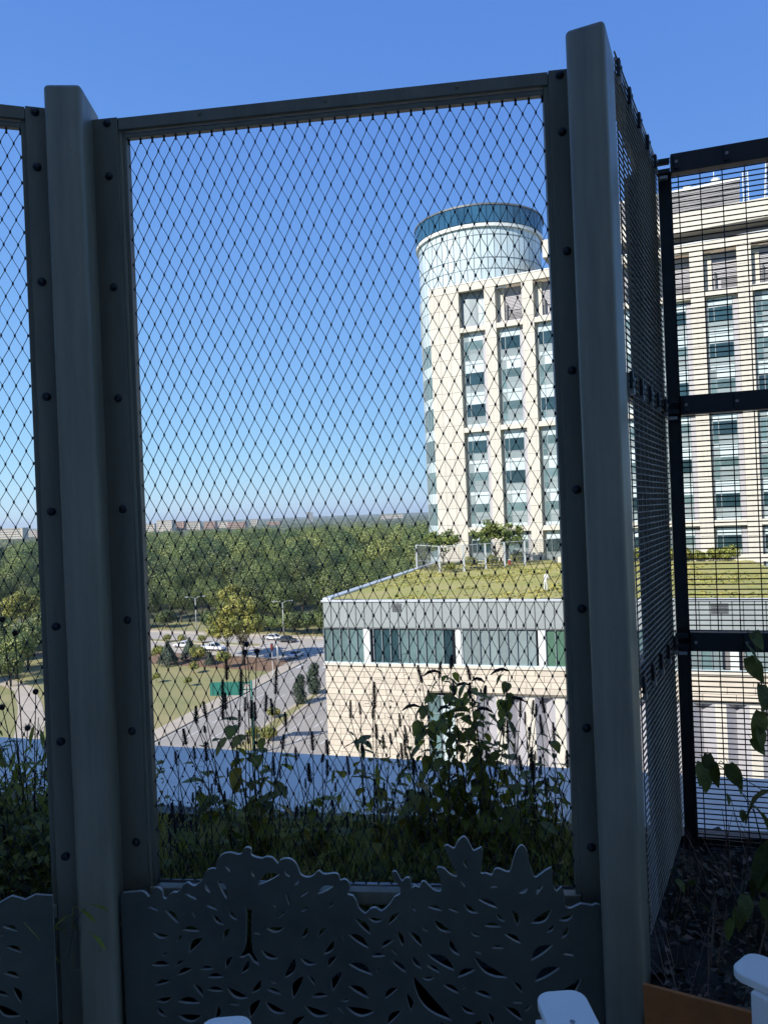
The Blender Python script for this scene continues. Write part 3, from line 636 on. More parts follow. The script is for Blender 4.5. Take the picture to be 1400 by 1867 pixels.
bn = thing('roof_bench', 'pale slatted bench inside the roof fence', 'bench', (12.6, 95.4, ROOF), R(-20))
for k in range(4): part('slat', M_gcop, bn, lambda b: b.box(-1.2, -.25+.14*k, .42, 1.2, -.14+.14*k, .47))
for k in (-1, 1): part('leg', M_gtrim, bn, lambda b: b.box(k*1.0-.05, -.2, 0, k*1.0+.05, .22, .42))

# gardener on the roof
def skin_body(name, joints, edges, m, parent, sub=2):
    me = bpy.data.meshes.new(name); me.from_pydata([j[0] for j in joints], edges, [])
    o = bpy.data.objects.new(name, me); COL.objects.link(o)
    o.modifiers.new('skin', 'SKIN'); sm = o.modifiers.new('sub', 'SUBSURF'); sm.levels = sub; sm.render_levels = sub
    for i, j in enumerate(joints):
        me.skin_vertices[0].data[i].radius = (j[1], j[2] if len(j) > 2 else j[1]); me.skin_vertices[0].data[i].use_root = (i == 0)
    dg = bpy.context.evaluated_depsgraph_get(); ev = o.evaluated_get(dg)
    m2 = bpy.data.meshes.new_from_object(ev); m2.name = name; m2.materials.clear(); m2.materials.append(m)
    m2.polygons.foreach_set('use_smooth', [True]*len(m2.polygons))
    bpy.data.objects.remove(o); return obj(name, m2, parent)
pr = thing('person', 'person in white work clothes bending over a yellow handled tool on the grass roof', 'person', (13.85, 64.95, ROOF+.05), R(-65))
# local +y is the direction the person faces
J = [((0, 0, .95), .145, .12), ((0, .04, 1.13), .15, .115), ((0, .12, 1.36), .185, .12), ((0, .19, 1.49), .07, .07),
     ((-.10, 0, .86), .10), ((-.12, .03, .48), .072), ((-.13, -.03, .10), .052), ((-.13, .10, .05), .048),
     ((.10, 0, .86), .10), ((.12, .10, .48), .072), ((.13, .05, .10), .052), ((.13, .18, .05), .048),
     ((-.20, .13, 1.40), .062), ((-.25, .20, 1.12), .050), ((-.16, .40, .98), .040),
     ((.20, .13, 1.40), .062), ((.25, .18, 1.12), .050), ((.14, .40, 1.08), .040)]
E_ = [(0,1),(1,2),(2,3),(0,4),(4,5),(5,6),(6,7),(0,8),(8,9),(9,10),(10,11),(2,12),(12,13),(13,14),(2,15),(15,16),(16,17)]
skin_body('body', J, E_, M_cloth, pr)
hd = MB(); hd.lathe([(0.001, -.13), (.045, -.125), (.065, -.09), (.078, -.03), (.082, .03), (.07, .08), (.04, .11), (.001, .118)], 14)
hd.add([(-.014, .076, -.01), (.014, .076, -.01), (0, .105, -.035), (0, .076, .02)], [(0, 1, 2), (0, 2, 3), (1, 3, 2)])
head = hd.build('head', M_skin, pr, True, loc=(0, .24, 1.62)); head.rotation_euler = (R(-22), 0, 0)
hr = MB(); hr.lathe([(.080, -.06), (.092, 0), (.092, .05), (.078, .095), (.045, .125), (.001, .132)], 14)
h_ = hr.build('hair', M_hair, head, True, loc=(0, -.016, .005)); 
for sx in (-1, 1):
    hb = MB(); hb.tube([(0, 0, 0), (0, .05, -.02), (0, .08, -.035)], [.03, .036, .03], 7)
    for k in range(4): hb.tube([(-.024+.016*k, .07, -.035), (-.024+.016*k, .10, -.05), (-.022+.015*k, .095, -.075)], [.010, .009, .007], 5)
    hb.tube([(-sx*.028, .03, -.02), (-sx*.045, .06, -.03), (-sx*.035, .085, -.05)], [.011, .010, .008], 5)
    hb.build('hand', M_skin, pr, True, loc=(-.16, .40, .98) if sx < 0 else (.14, .40, 1.08))
for sx in (-1, 1):
    sb_ = MB(); sb_.box(-.05, -.09, 0, .05, .20, .09); sb_.build('shoe', M_hair, pr, bevel=.02, loc=(sx*.13, -.03 if sx < 0 else .05, -.01))
tl = thing('garden_hoe', 'yellow handled hoe held by the person on the roof', 'garden tool', (14.2, 65.05, ROOF+.05), R(-65))
part('handle', M_yellow, tl, lambda b: b.tube([(.05, .62, .03), (-.02, .0, 1.25)], .022, 8))
part('blade', M_gtrim, tl, lambda b: b.box(-.07, .60, -.02, .17, .64, .10))
bk = thing('red_bin', 'small red and white container by the roof fence posts', 'container', (15.9, 95.4, ROOF))
part('bin_body', M_red, bk, lambda b: b.lathe([(.17, 0), (.2, .6), (.2, .7)], 12)); part('lid', M_wcol, bk, lambda b: b.lathe([(.22, .7), (.22, .76), (.1, .82)], 12))

# ------------------------------------------------------------------ tower with the glass cylinder
TW = thing('hospital_tower', 'tall cream stone tower with a glass cylinder at its corner', 'tower', (7.83, 108.35, 0), R(-25))
Zc = lambda z: z + CAM_Z
zA, zB, zC_ = Zc(25.6), Zc(11.25), Zc(-3.07)
z_beam0, z_top = Zc(31.1), Zc(32.3)
FL = 4.777
BAY, S1, PIER = 5.38, 4.54, 1.62
NB = 8
LEN = S1 + BAY*NB
DEP = 0.85
# core
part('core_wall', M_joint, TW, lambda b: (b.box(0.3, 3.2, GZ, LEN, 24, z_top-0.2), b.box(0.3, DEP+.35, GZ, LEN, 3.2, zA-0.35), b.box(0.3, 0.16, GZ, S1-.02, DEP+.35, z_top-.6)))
part('side_wall', M_creamp, TW, lambda b: b.box(LEN, 0.1, GZ, LEN+.3, 24, z_top-.2))
# stone panels of the blank corner and of the piers
random.seed(12)
def spanel(w, h, me={}):
    k = (round(w, 2), round(h, 2))
    if k not in me:
        b = MB(); b.box(0.022, 0, 0.022, w-0.022, 0.14, h-0.022)
        nr = max(2, int(w/0.27))
        for i in range(nr):
            if i % 2 == 0: b.box(0.02+i*(w-.04)/nr, -0.018, 0.014, 0.02+(i+.55)*(w-.04)/nr, 0.0-.0005, h-0.014)
        me[k] = b.mesh('stone_panel', M_cream)
    return me[k]
ph = FL/2
nrow = 0
z = z_beam0+0.0
while z > Zc(-14):
    z0 = z-ph
    for (a, w) in ((0, 1.5), (1.5, 1.5), (3.0, 1.54)):
        obj('stone_panel', spanel(w, ph), TW, (a, 0, z0))
    z = z0
zlow = z
part('stone_base', M_creamp, TW, lambda b: b.box(0, 0.0, GZ, S1, .15, zlow-.01))
for k in range(NB):
    s = S1+BAY*(k+1)-PIER
    z = z_beam0
    while z > Zc(-9):
        obj('stone_panel', spanel(PIER, ph), TW, (s, 0, z-ph)); z -= ph
    part('pier_core', M_tan, TW, lambda b: b.box(s+.004, 0.145, GZ, s+PIER-.004, DEP+.4, z_beam0-.3))
    part('pier_base', M_creamp, TW, lambda b: b.box(s, 0.0, GZ, s+PIER, .14, z-.01))
part('pier_core', M_tan, TW, lambda b: b.box(S1-.5, 0.165, GZ, S1-.004, DEP+.4, z_beam0-.3))
# beams / ledges
part('top_beam', M_creamp, TW, lambda b: (b.box(0, -0.06, z_beam0+.004, LEN+.3, 0.7, z_top-.15)))
part('roof_edge', M_gcop, TW, lambda b: b.box(-.05, -0.12, z_top-.146, LEN+.3, 1.2, z_top))
for zz in (zA, zB, zC_):
    for k in range(NB):
        s = S1+BAY*k
        part('ledge', M_creamp, TW, lambda b: b.box(s+.004, 0.06, zz-.34, s+BAY-PIER-.004, DEP+.3, zz+.34))
# windows: one frame mesh shared, panes below it
OW = BAY-PIER
def frame_mesh():
    b = MB(); x0, x1 = 0.30, OW-0.62
    b.box(0.0, -.02, 0, 0.30, .35, FL)                       # cream-brown return strip
    return b
ret_me = MB().box(0.005, -.05, 0.0, 0.26, .3, FL).mesh('return_panel', M_tan)
fr = MB()
for x in (0.262, 0.95, OW-0.68): fr.box(x, -.05, 0, x+.07, .06, FL)
for z in (0.0, 0.55, 1.55, 3.45, FL-.08): fr.box(.335, -.035, z, OW-.68, .05, z+.07)
win_me = fr.mesh('window', M_mull)
strip_me = MB().box(OW-.60, -.06, 0, OW-.005, .3, FL).mesh('side_panel', M_lilac)
def gl(m, x0, x1, z0, z1, y=0.0): return MB().box(x0, y, z0, x1, y+.03, z1).mesh('pane', m)
xl0, xl1, xr0, xr1 = .335, .95, 1.022, OW-.682
lay = []
for v in range(4):
    dark = [M_gdark, M_gteal, M_gdark, M_gteal][v]
    lay.append([('pane', gl(dark, xl0, xl1, 1.62, 3.45)), ('pane', gl(dark, xr0, xr1, 2.25 if v % 2 else 1.62, 3.45)),
                ('spandrel', gl(M_glight, xr0, xr1, 3.52, FL-.08)), ('spandrel', gl(M_gmid if v % 2 else M_glight, xl0, xl1, 3.52, FL-.08)),
                ('spandrel', gl(M_gmid, xr0, xr1, .62, 1.55)), ('spandrel', gl(M_gteal if v != 2 else M_gmid, xl0, xl1, .62, 1.55)),
                ('spandrel', gl(M_glight, xl0, xr1, .072, .55, .012))] + ([('blind', gl(M_gmid, xr0, xr1, 1.62, 2.24, .01))] if v % 2 else []))
for (zt) in (zA, zB, zC_):
    for f in range(3):
        zb = zt-.34-(f+1)*(3*FL-.68)/3
        hgt = (3*FL-.68)/3
        for k in range(NB):
            if zt == zC_ and f > 1: continue
            s = S1+BAY*k
            w = obj('window', win_me, TW, (s, DEP, zb)); w.scale = (1, 1, hgt/FL)
            for nm, me in lay[random.randrange(4)]: obj(nm, me, w)
            obj('return_panel', ret_me, w); obj('side_panel', strip_me, w)
# open loggia storey under the top beam
lv_me = MB()
for j in range(11): lv_me.box(0, -.05, j*.2, OW-.02, .05, j*.2+.13)
lv_me = lv_me.mesh('louvre', M_lilac)
lvd = MB()
for j in range(7): lvd.box(0, -.05, j*.2, OW-.02, .05, j*.2+.14)
lvd = lvd.mesh('louvre', M_louvre)
for k in range(NB):
    s = S1+BAY*k; zf = zA+.34
    part('loggia_wall', M_creamp, TW, lambda b: b.box(s-.0, DEP+.41, zf-.3, s+.9, 1.9, z_beam0))
    if k == 0:
        w = part('window', M_mull, TW, lambda b: ([b.box(s+.9+.72*i, 1.3, zf, s+.97+.72*i, 1.4, z_beam0-.3) for i in range(5)], [b.box(s+.97, 1.3, zf+2.0*i, s+OW, 1.4, zf+2.0*i+.08) for i in range(3)]))
        for i in range(4):
            for j in range(2): obj('pane', MB().box(s+.975+.72*i, 1.34, zf+.09+2.0*j, s+1.615+.72*i, 1.37, zf+1.99+2.0*j).mesh('pane', M_glight), w)
    else:
        obj('louvre', lvd, TW, (s+.9 if k % 2 else s+1.9, 1.5, zf+.4)); obj('louvre', lv_me, TW, (s+.9, 1.62, zf+1.9)); part('louvre_backing', M_lilac, TW, lambda b: b.box(s+.9, 1.72, zf, s+OW-.01, 1.8, z_beam0))
        part('duct', M_gtrim, TW, lambda b: b.tube([(s+1.3, 1.3, zf), (s+1.3, 1.3, zf+2.6)], .12, 8))
    part('loggia_sill', M_lilac, TW, lambda b: b.box(s+.01, .95, zf, s+OW-.01, 1.25, zf+.35))
# penthouse
part('penthouse_wall', M_louvre, TW, lambda b: b.box(18.5, 3.6, z_top-.1, LEN, 16, Zc(34.2)))
part('penthouse_band', M_creamp, TW, lambda b: b.box(16.6, 1.0, Zc(34.2)+.004, LEN+.3, 17, Zc(36.6)))
part('penthouse_column', M_lilac, TW, lambda b: b.box(17.3, 1.5, z_top-.1, 18.4, 2.6, Zc(34.2)))
part('plant_screen', M_louvre, TW, lambda b: (b.box(26.5, 3.2, Zc(36.6), 41.3, 14, Zc(40.2)), [b.box(26.5, 3.14, Zc(36.7)+.3*j, 41.3, 3.2, Zc(36.82)+.3*j) for j in range(12)]))
part('screen_cap', M_wcol, TW, lambda b: (b.box(26.4, 3.1, Zc(40.2)+.004, 41.4, 14.1, Zc(40.5)), b.tube([(35.2, 4, Zc(40.5)), (35.2, 4, Zc(41.0))], .5, 10), b.tube([(38.6, 4, Zc(40.5)), (38.6, 4, Zc(41.2))], .55, 10), b.tube([(38.4, 4.5, Zc(40.5)), (38.4, 4.5, Zc(42.4))], .05, 6)))
def ladder(b):
    for x in (41.7, 42.3): b.bar((x, 3.4, Zc(36.6)), (x, 3.4, Zc(41.3)), .08, .08)
    for j in range(15): b.bar((41.7, 3.4, Zc(36.8)+.3*j), (42.3, 3.4, Zc(36.8)+.3*j), .05, .05)
part('ladder', M_wcol, TW, ladder)
def mast(b):
    for (x0, y0, h, r) in ((44.6, 5, 7.2, .5), (46.2, 5.5, 8.6, .65), (47.4, 6, 6.2, .45)):
        for (dx, dy) in ((-1, -1), (1, -1), (1, 1), (-1, 1)):
            b.bar((x0+dx*r, y0+dy*r, Zc(36.6)), (x0+dx*r*.1, y0+dy*r*.1, Zc(36.6)+h), .09, .09)
        for j in range(8):
            t = j/8; rr = r*(1-.9*t); z = Zc(36.7)+h*t
            for (p, q) in (((-1, -1), (1, -1)), ((1, -1), (1, 1)), ((1, 1), (-1, 1)), ((-1, 1), (-1, -1))):
                b.bar((x0+p[0]*rr, y0+p[1]*rr, z), (x0+q[0]*rr, y0+q[1]*rr, z), .06, .06)
                b.bar((x0+p[0]*rr, y0+p[1]*rr, z), (x0+q[0]*rr*.88, y0+q[1]*rr*.88, z+h/8), .05, .05)
part('roof_mast', M_wcol, TW, mast)
# glass cylinder (local coordinates of the tower)
Mi = Matrix.Rotation(R(25), 3, 'Z')
CC = Mi @ (Vector((16.53, 115.8, 0)) - Vector((7.83, 108.35, 0)))
RC = 9.5
NC = 60
def ang(k): return 2*math.pi*k/NC
def cpt(k, r, z): return (CC.x+r*math.cos(ang(k)), CC.y+r*math.sin(ang(k)), z)
def cyl_pane(k, r, z0, z1, m, name='pane'):
    b = MB(); g = .0045
    a0, a1 = k+.05, k+.95
    b.add([cpt(a0, r, z0), cpt(a1, r, z0), cpt(a1, r, z1), cpt(a0, r, z1)], [(0, 1, 2, 3)])
    b.add([cpt(a0, r-.05, z0), cpt(a1, r-.05, z0), cpt(a1, r-.05, z1), cpt(a0, r-.05, z1)], [(3, 2, 1, 0)])
    return b.build(name, m, TW)
vis = [k for k in range(NC) if 150 < (k*6 % 360) < 362]
random.seed(2)
lev = [Zc(32.2), Zc(34.4), Zc(36.0), Zc(39.3), Zc(40.55)]
for z0, z1 in zip(lev[:-1], lev[1:]):
    for k in vis:
        cyl_pane(k, RC, z0+.05, z1-.05, M_glight)
def ringtube(b, r, z0, z1, d=.12, a0=0, a1=NC):
    for k in range(a0, a1):
        b.add([cpt(k, r, z0), cpt(k+1, r, z0), cpt(k+1, r, z1), cpt(k, r, z1), cpt(k, r-d, z0), cpt(k+1, r-d, z0), cpt(k+1, r-d, z1), cpt(k, r-d, z1)],
              [(0, 1, 2, 3), (5, 4, 7, 6), (3, 2, 6, 7), (1, 0, 4, 5)])
part('cylinder_core', M_mull, TW, lambda b: ringtube(b, RC-.12, GZ, Zc(40.5), .2))
for z in lev[1:]: part('transom', M_mull, TW, lambda b: ringtube(b, RC+.06, z-.05, z+.05, .15))
part('white_band', M_wcol, TW, lambda b: ringtube(b, RC+.34, Zc(40.35), Zc(40.85), .6))
part('cylinder_roof', M_wcol, TW, lambda b: b.add([cpt(k, RC, Zc(40.8)) for k in range(NC)], [tuple(range(NC))]))
for k in vis: cyl_pane(k, RC+.42, Zc(40.9), Zc(43.35), M_gring)
part('parapet_core', M_gring, TW, lambda b: ringtube(b, RC+.3, Zc(40.86), Zc(43.3), .1))
part('parapet_cap', M_gtrim, TW, lambda b: ringtube(b, RC+.52, Zc(43.35), Zc(43.6), .4))
# lower cylinder floors: dark vision bands between pale bands
z = Zc(24.7)
lowk = [k for k in range(NC) if 165 <= (k*6 % 360) < 262]
for z0, z1 in ((Zc(29.6), Zc(32.1)), (Zc(27.1), Zc(29.5)), (Zc(24.8), Zc(27.0))):
    part('pale_glass_band', M_glight, TW, lambda b: ringtube(b, RC, z0, z1, .1, min(lowk), max(lowk)+1))
while z > Zc(-12):
    part('dark_glass_band', M_gteal, TW, lambda b: ringtube(b, RC, z-3.15, z, .1, min(lowk), max(lowk)+1))
    part('pale_glass_band', M_glight, TW, lambda b: ringtube(b, RC+.02, z-FL+.04, z-3.19, .1, min(lowk), max(lowk)+1))
    z -= FL
def cm(b):
    for k in lowk: b.bar(cpt(k, RC+.04, Zc(-12)), cpt(k, RC+.04, Zc(32.2)), .07, .07)
part('mullions', M_mull, TW, cm)['kind'] = 'stuff'

# ------------------------------------------------------------------ far buildings beyond the wood
def far_building(name, label, px0, d, w, h, m, base=0.0, floors=5, roof=None, dep=14):
    x = px0*d; b0 = GZ+hill(x, d)+base
    t = thing(name, label, 'building', (x, d, b0), R(random.uniform(-20, 10)))
    part('wall', m, t, lambda b: b.box(-w/2, 0, -2, w/2, dep, h))
    part('roof', roof or M_greyw, t, lambda b: b.box(-w/2-.3, -.3, h+.01, w/2+.3, dep+.3, h+.8))
    fh = h/floors
    for f in range(floors):
        part('window_row', M_gdark, t, lambda b: [b.box(-w/2+1.2+i*3.2, -.12, f*fh+fh*.35, -w/2+3.2+i*3.2, -.02, f*fh+fh*.78) for i in range(int((w-1.5)/3.2))])
random.seed(31)
for (u, d, w, h, m, fl, lab) in (
    (-.318, 1500, 28, 21, M_beige, 6, 'pale block farthest left of the hazy buildings right of the left post'),
    (-.297, 1450, 34, 27, M_beige, 8, 'tallest beige block among the far buildings over the wood'),
    (-.279, 1480, 26, 24, M_brick, 7, 'brownish block next to the tallest far building'),
    (-.258, 1600, 30, 23, M_beige, 6, 'beige block fourth from the left post on the skyline'),
    (-.236, 1650, 26, 21, M_brick, 6, 'reddish grey block in the middle of the far row'),
    (-.219, 1700, 30, 19, M_beige, 5, 'low cream block right of the reddish far one'),
    (-.200, 1560, 40, 18, M_brick, 4, 'wide red brick building at the right of the far row'),
    (-.176, 1700, 16, 23, M_beige, 6, 'narrow pale tower at the right end of the far row'),
    (-.150, 1800, 34, 16, M_brick, 4, 'low red building hiding in trees right of the narrow tower'),
    (-.100, 2400, 18, 40, M_greyw, 9, 'solitary grey slab standing on the far hills'),
    (.010, 2300, 70, 22, M_beige, 4, 'long white low building on the hills above the wood'),
    (-.508, 1300, 62, 25, M_beige, 6, 'long beige building at the left edge behind the net'),
    (-.478, 1500, 40, 20, M_beige, 5, 'white building just left of the left post on the skyline'),
    (-.455, 1400, 44, 17, M_brick, 4, 'reddish low roofs left of the left post')):
    far_building('far_building', lab, u, d, w, h, m, 3.0, fl)

# ------------------------------------------------------------------ street lamps, signals, sign
def lamp(label, x, y, h, rz, two=True):
    t = thing('street_lamp', label, 'street lamp', (x, y, GZ), rz)
    part('pole', M_lampst, t, lambda b: (b.tube([(0, 0, 0), (0, 0, h)], [.13, .08], 8), b.tube([(0, 0, 0), (0, 0, .5)], .22, 8)), 0, True)
    for sx in ((-1, 1) if two else (1,)):
        part('arm', M_lampst, t, lambda b: b.tube([(0, 0, h-.2), (sx*.7, 0, h+.25), (sx*1.7, 0, h+.35)], .05, 6), 0, True)
        hd = part('lamp_head', M_lampst, t, lambda b: b.box(sx*2.1-.45, -.16, h+.26, sx*2.1+.45, .16, h+.44), .05)
        part('lens', M_lamp, hd, lambda b: b.box(sx*2.1-.3, -.12, h+.22, sx*2.1+.3, .12, h+.257))
    return t
lamp('tall double armed street lamp on the cross road left of the yellow tree', -48.6, 187.5, 10.2, R(10))
lamp('tall double armed street lamp in front of the dark wood right of the yellow tree', -25.6, 180.5, 9.0, R(10))
sg = thing('signal_mast', 'curved traffic signal mast at the road junction', 'traffic signal', (-22.3, 147.5, GZ), R(8))
part('pole', M_lampst, sg, lambda b: b.tube([(0, 0, 0), (0, 0, 5.2)], [.16, .12], 8), 0, True)
part('arm', M_lampst, sg, lambda b: b.tube([(0, 0, 5.0), (-.3, 0, 5.7), (-1.2, 0, 6.2), (-2.6, 0, 6.4)], [.10, .09, .08, .06], 7), 0, True)
hd = part('signal_head', M_black, sg, lambda b: b.box(-2.8, -.2, 5.6, -2.4, .15, 6.5))
for k in range(3): part('signal_lens', M_red if k == 2 else M_louvre, hd, lambda b: b.tube([(-2.6, -.26, 5.76+.29*k), (-2.6, -.19, 5.76+.29*k)], .11, 10))
ps = thing('signal_pole', 'slender tall signal pole on the traffic island', 'traffic signal', (-17.0, 107.2, GZ+.14), 0)
part('pole', M_lampst, ps, lambda b: b.tube([(0, 0, 0), (0, 0, 10.6)], [.06, .035], 8), 0, True)
hd = part('signal_head', M_black, ps, lambda b: b.box(-.16, -.2, 10.6, .16, .2, 11.5), .04)
for k in range(3): part('signal_lens', M_red, hd, lambda b: b.tube([(0, -.24, 10.75+.29*k), (0, -.19, 10.75+.29*k)], .11, 10))
rs = thing('road_sign', 'green cantilever road sign over the main road, seen from behind', 'road sign', (-17.6, 93.4, GZ+.14), R(-4))
part('pole', M_signg, rs, lambda b: b.tube([(0, 0, 0), (0, 0, 9.3)], [.17, .13], 10), 0, True)
part('arm', M_signg, rs, lambda b: (b.bar((0, 0, 9.05), (-5.2, 0, 9.05), .16, .2), b.bar((0, 0, 8.2), (-5.2, 0, 8.2), .12, .14)))
part('sign_board', M_signg, rs, lambda b: b.box(-5.25, -.24, 7.55, -.95, -.18, 9.25), .02)
for k in range(4): part('stiffener', M_signg, rs, lambda b: b.box(-4.95+1.15*k, -.30, 7.6, -4.86+1.15*k, -.242, 9.2))

# ------------------------------------------------------------------ vehicles
def car(name, label, x, y, rz, paint, kind='sedan', cat='car', z=0.06):
    t = thing(name, label, cat, (x, y, GZ+z), rz)
    L, W, = (4.6, 1.8) if kind == 'sedan' else (5.7, 1.95)
    if kind == 'sedan':
        prof = [(-2.3,.35),(-2.3,.78),(-2.15,.92),(-1.5,.98),(2.0,.86),(2.28,.68),(2.3,.35)]
        cab = [(-1.65,.965),(-1.05,1.42),(.35,1.45),(1.05,.92)]
    else:
        prof = [(-2.85,.5),(-2.85,1.12),(1.0,1.12),(1.9,1.14),(2.7,1.05),(2.85,.85),(2.85,.5)]
        cab = [(-.75,1.115),(-.55,1.78),(.75,1.82),(1.45,1.14)]
    n = len(prof); b = MB(); vs = []
    for yy, k in ((-W/2,1.0),(-W/2+.0,1.0),(W/2,1.0)):
        pass
    ins = .07
    rows = [(-W/2+ins, .97), (-W/2, 1.0), (W/2, 1.0), (W/2-ins, .97)]
    lv_ = []
    for (yy, sc) in ((-W/2, 1), (W/2, 1)):
        lv_.append([(px, yy*(1.0 if pz < .8 else .93), pz) for px, pz in prof])
    b.add(lv_[0]+lv_[1], [tuple(range(n)), tuple(range(2*n-1, n-1, -1))]+[(i, n+i, n+(i+1) % n, (i+1) % n) for i in range(n)])
    b.build('body', paint, t, False, .06)
    def cabin(b, k, dz=0, sh=0.0):
        w0, w1 = W/2*.90*k, W/2*.74*k
        q = [(cab[0][0]+sh, w0, cab[0][1]), (cab[1][0]+sh, w1, cab[1][1]+dz), (cab[2][0]-sh, w1, cab[2][1]+dz), (cab[3][0]-sh, w0, cab[3][1])]
        b.add([(x_, -w, z_) for x_, w, z_ in q]+[(x_, w, z_) for x_, w, z_ in q], [(0,1,2,3),(7,6,5,4),(0,4,5,1),(1,5,6,2),(2,6,7,3)])
    part('window', M_carglass, t, lambda b: cabin(b, 1.0))
    part('roof', paint, t, lambda b: b.box(cab[1][0]-.05, -W/2*.76, cab[1][1]-.02, cab[2][0]+.05, W/2*.76, cab[2][1]+.06), .03)
    for sx in (-1, 1):
        part('pillar', paint, t, lambda b: (b.bar((cab[0][0], sx*W/2*.905, cab[0][1]), (cab[1][0], sx*W/2*.745, cab[1][1]), .10, .06), b.bar((cab[3][0], sx*W/2*.905, cab[3][1]), (cab[2][0], sx*W/2*.745, cab[2][1]), .08, .06),
                                             b.bar((-.1, sx*W/2*.905, cab[0][1]-.02), (-.1, sx*W/2*.745, cab[1][1]+.01), .10, .05)))
        part('headlight', M_lamp, t, lambda b: b.box(prof[-1][0]-.05, sx*W/2*.72-.18, .62 if kind == 'sedan' else .8, prof[-1][0]+.02, sx*W/2*.72+.18, .74 if kind == 'sedan' else .95), .01)
        part('tail_light', M_red, t, lambda b: b.box(prof[0][0]-.02, sx*W/2*.78-.14, .68, prof[0][0]+.05, sx*W/2*.78+.14, .86), .01)
        for wx in ((-1.4, 1.38) if kind == 'sedan' else (-1.75, 1.75)):
            w = part('tyre', M_tyre, t, lambda b: b.tube([(wx, sx*(W/2-.2), .34), (wx, sx*(W/2+.02), .34)], .34, 16))
            part('rim', M_rim, w, lambda b: b.tube([(wx, sx*(W/2+.021), .34), (wx, sx*(W/2+.035), .34)], .2, 12))
    return t
cdir = math.atan2(C2.y, C2.x)
car('parked_car', 'white saloon car on the cross road left of the pickup', -48.6, 174.6, cdir+math.pi, M_carw)
car('pickup', 'white pickup truck on the cross road beside the yellow tree', -40.0, 168.6, cdir, M_carw, 'pickup', 'truck')
car('parked_car', 'dark car under the street lamp at the far kerb of the cross road', -24.2, 176.0, cdir, M_card)
car('parked_car', 'silver white car just behind the dark one at the wood edge', -27.8, 179.8, cdir, M_carw)
car('parked_car', 'white car waiting in the tree shadow at the junction', -19.8, 156.8, R(72), M_carw)

# ------------------------------------------------------------------ own hospital wing behind the camera, shading the terrace
hw = thing('hospital_wing', 'tall wing of the hospital behind the viewer that shades the terrace', 'building', (0, -6, 0))
part('wall', M_wing, hw, lambda b: (b.box(-34, -14, 0, 14, 0, 13)))
for i in range(12):
    for j in range(3): 
        w = part('window', M_mull, hw, lambda b: b.box(-32+4*i, .002, 1+4*j, -29.4+4*i, .06, 3.4+4*j)); part('pane', M_gteal, w, lambda b: b.box(-31.9+4*i, .062, 1.1+4*j, -29.5+4*i, .08, 3.3+4*j))
part('podium', M_wing, hw, lambda b: b.prism([(-40, -8), (40, -8), (40, -0.9), (-0.2, 10.3), (-40, 21.7)], GZ, -.6))

# ------------------------------------------------------------------ terrace: floor, coping, fences
tag(MB().box(-8, -5.9, -.2, 8, 2.35, 0).build('terrace_floor', M_paver), kind='structure')
tag(MB().prism([(-8, 2.352), (8, 2.352), (8, 2.6), (-4, 6.1), (-8, 6.1)], -.59, -.12).build('roof_deck', M_black), kind='structure')
cp = thing('roof_parapet', 'wide pale blue grey metal coping beyond the planting', 'parapet', (-1.6, 4.95, 0), math.atan2(-.277, .961))
for k in range(-2, 3):
    a, e = k*2.6-.33, k*2.6+2.26
    part('coping_sheet', M_coping, cp, lambda b: (b.add([(a, 0, .205), (e, 0, .205), (e, -.86, .19), (a, -.86, .19), (a, 0, .10), (e, 0, .10), (e, -.86, .10), (a, -.86, .10)], [(3, 2, 1, 0), (4, 5, 6, 7), (0, 1, 5, 4), (1, 2, 6, 5), (2, 3, 7, 6), (3, 0, 4, 7)])), .006)
    part('coping_strip', M_gcop, cp, lambda b: b.add([(e-.04, .006, .211), (e+.05, .006, .211), (e+.05, -.866, .196), (e-.04, -.866, .196)], [(3, 2, 1, 0)]))  # paler strip laid across the coping where two sheets meet
part('parapet_wall', M_black, cp, lambda b: b.box(-4.6, -.80, -1.6, 8.4, -.06, .095))  # black colour stands in for the shade on the inner face
pw = MB(); pw.box(-3.4, -.04, -.3, 2.75, .04, .30)
o = pw.build('planter_wall', M_black); o.location = (-.25, 3.42, 0); o.rotation_euler = (0, 0, math.atan2(-.20, .98)); tag(o, 'dark low wall holding the planting in front of the coping', 'planter wall')

# soil behind the fence
def soil(name, poly_fn, nx, ny, zb, amp, m, seed):
    g = np.random.default_rng(seed); V = []; 
    for i in range(nx):
        for j in range(ny):
            x, y = poly_fn(i/(nx-1), j/(ny-1)); V.append((x, y, zb+amp*(math.sin(x*9)*math.cos(y*11)*.5+g.random())))
    i = np.arange(nx-1)[:, None]*ny+np.arange(ny-1)[None]
    return obj(name, np_mesh(name, np.array(V), np.stack([i, i+ny, i+ny+1, i+1], 2).reshape(-1, 4), m, smooth=True))
tag(soil('planting_bed', lambda u, v: (-3.4+4.35*u, (2.44-.1158*(-3.4+4.35*u+.9) if -3.4+4.35*u > -.9 else 2.44-.31*(-.9-(-3.4+4.35*u)))*(1-v)+(3.40-.204*(-3.4+4.35*u+.25))*v), 60, 20, .23, .05, M_soil, 1), kind='structure')
tag(soil('planting_bed', lambda u, v: (.66+2.0*u+.45*v, (2.02-.50*(2.0*u))*(1-v)+(3.3-.28*(2*u))*v), 50, 40, .22, .06, M_soil, 2), kind='structure')

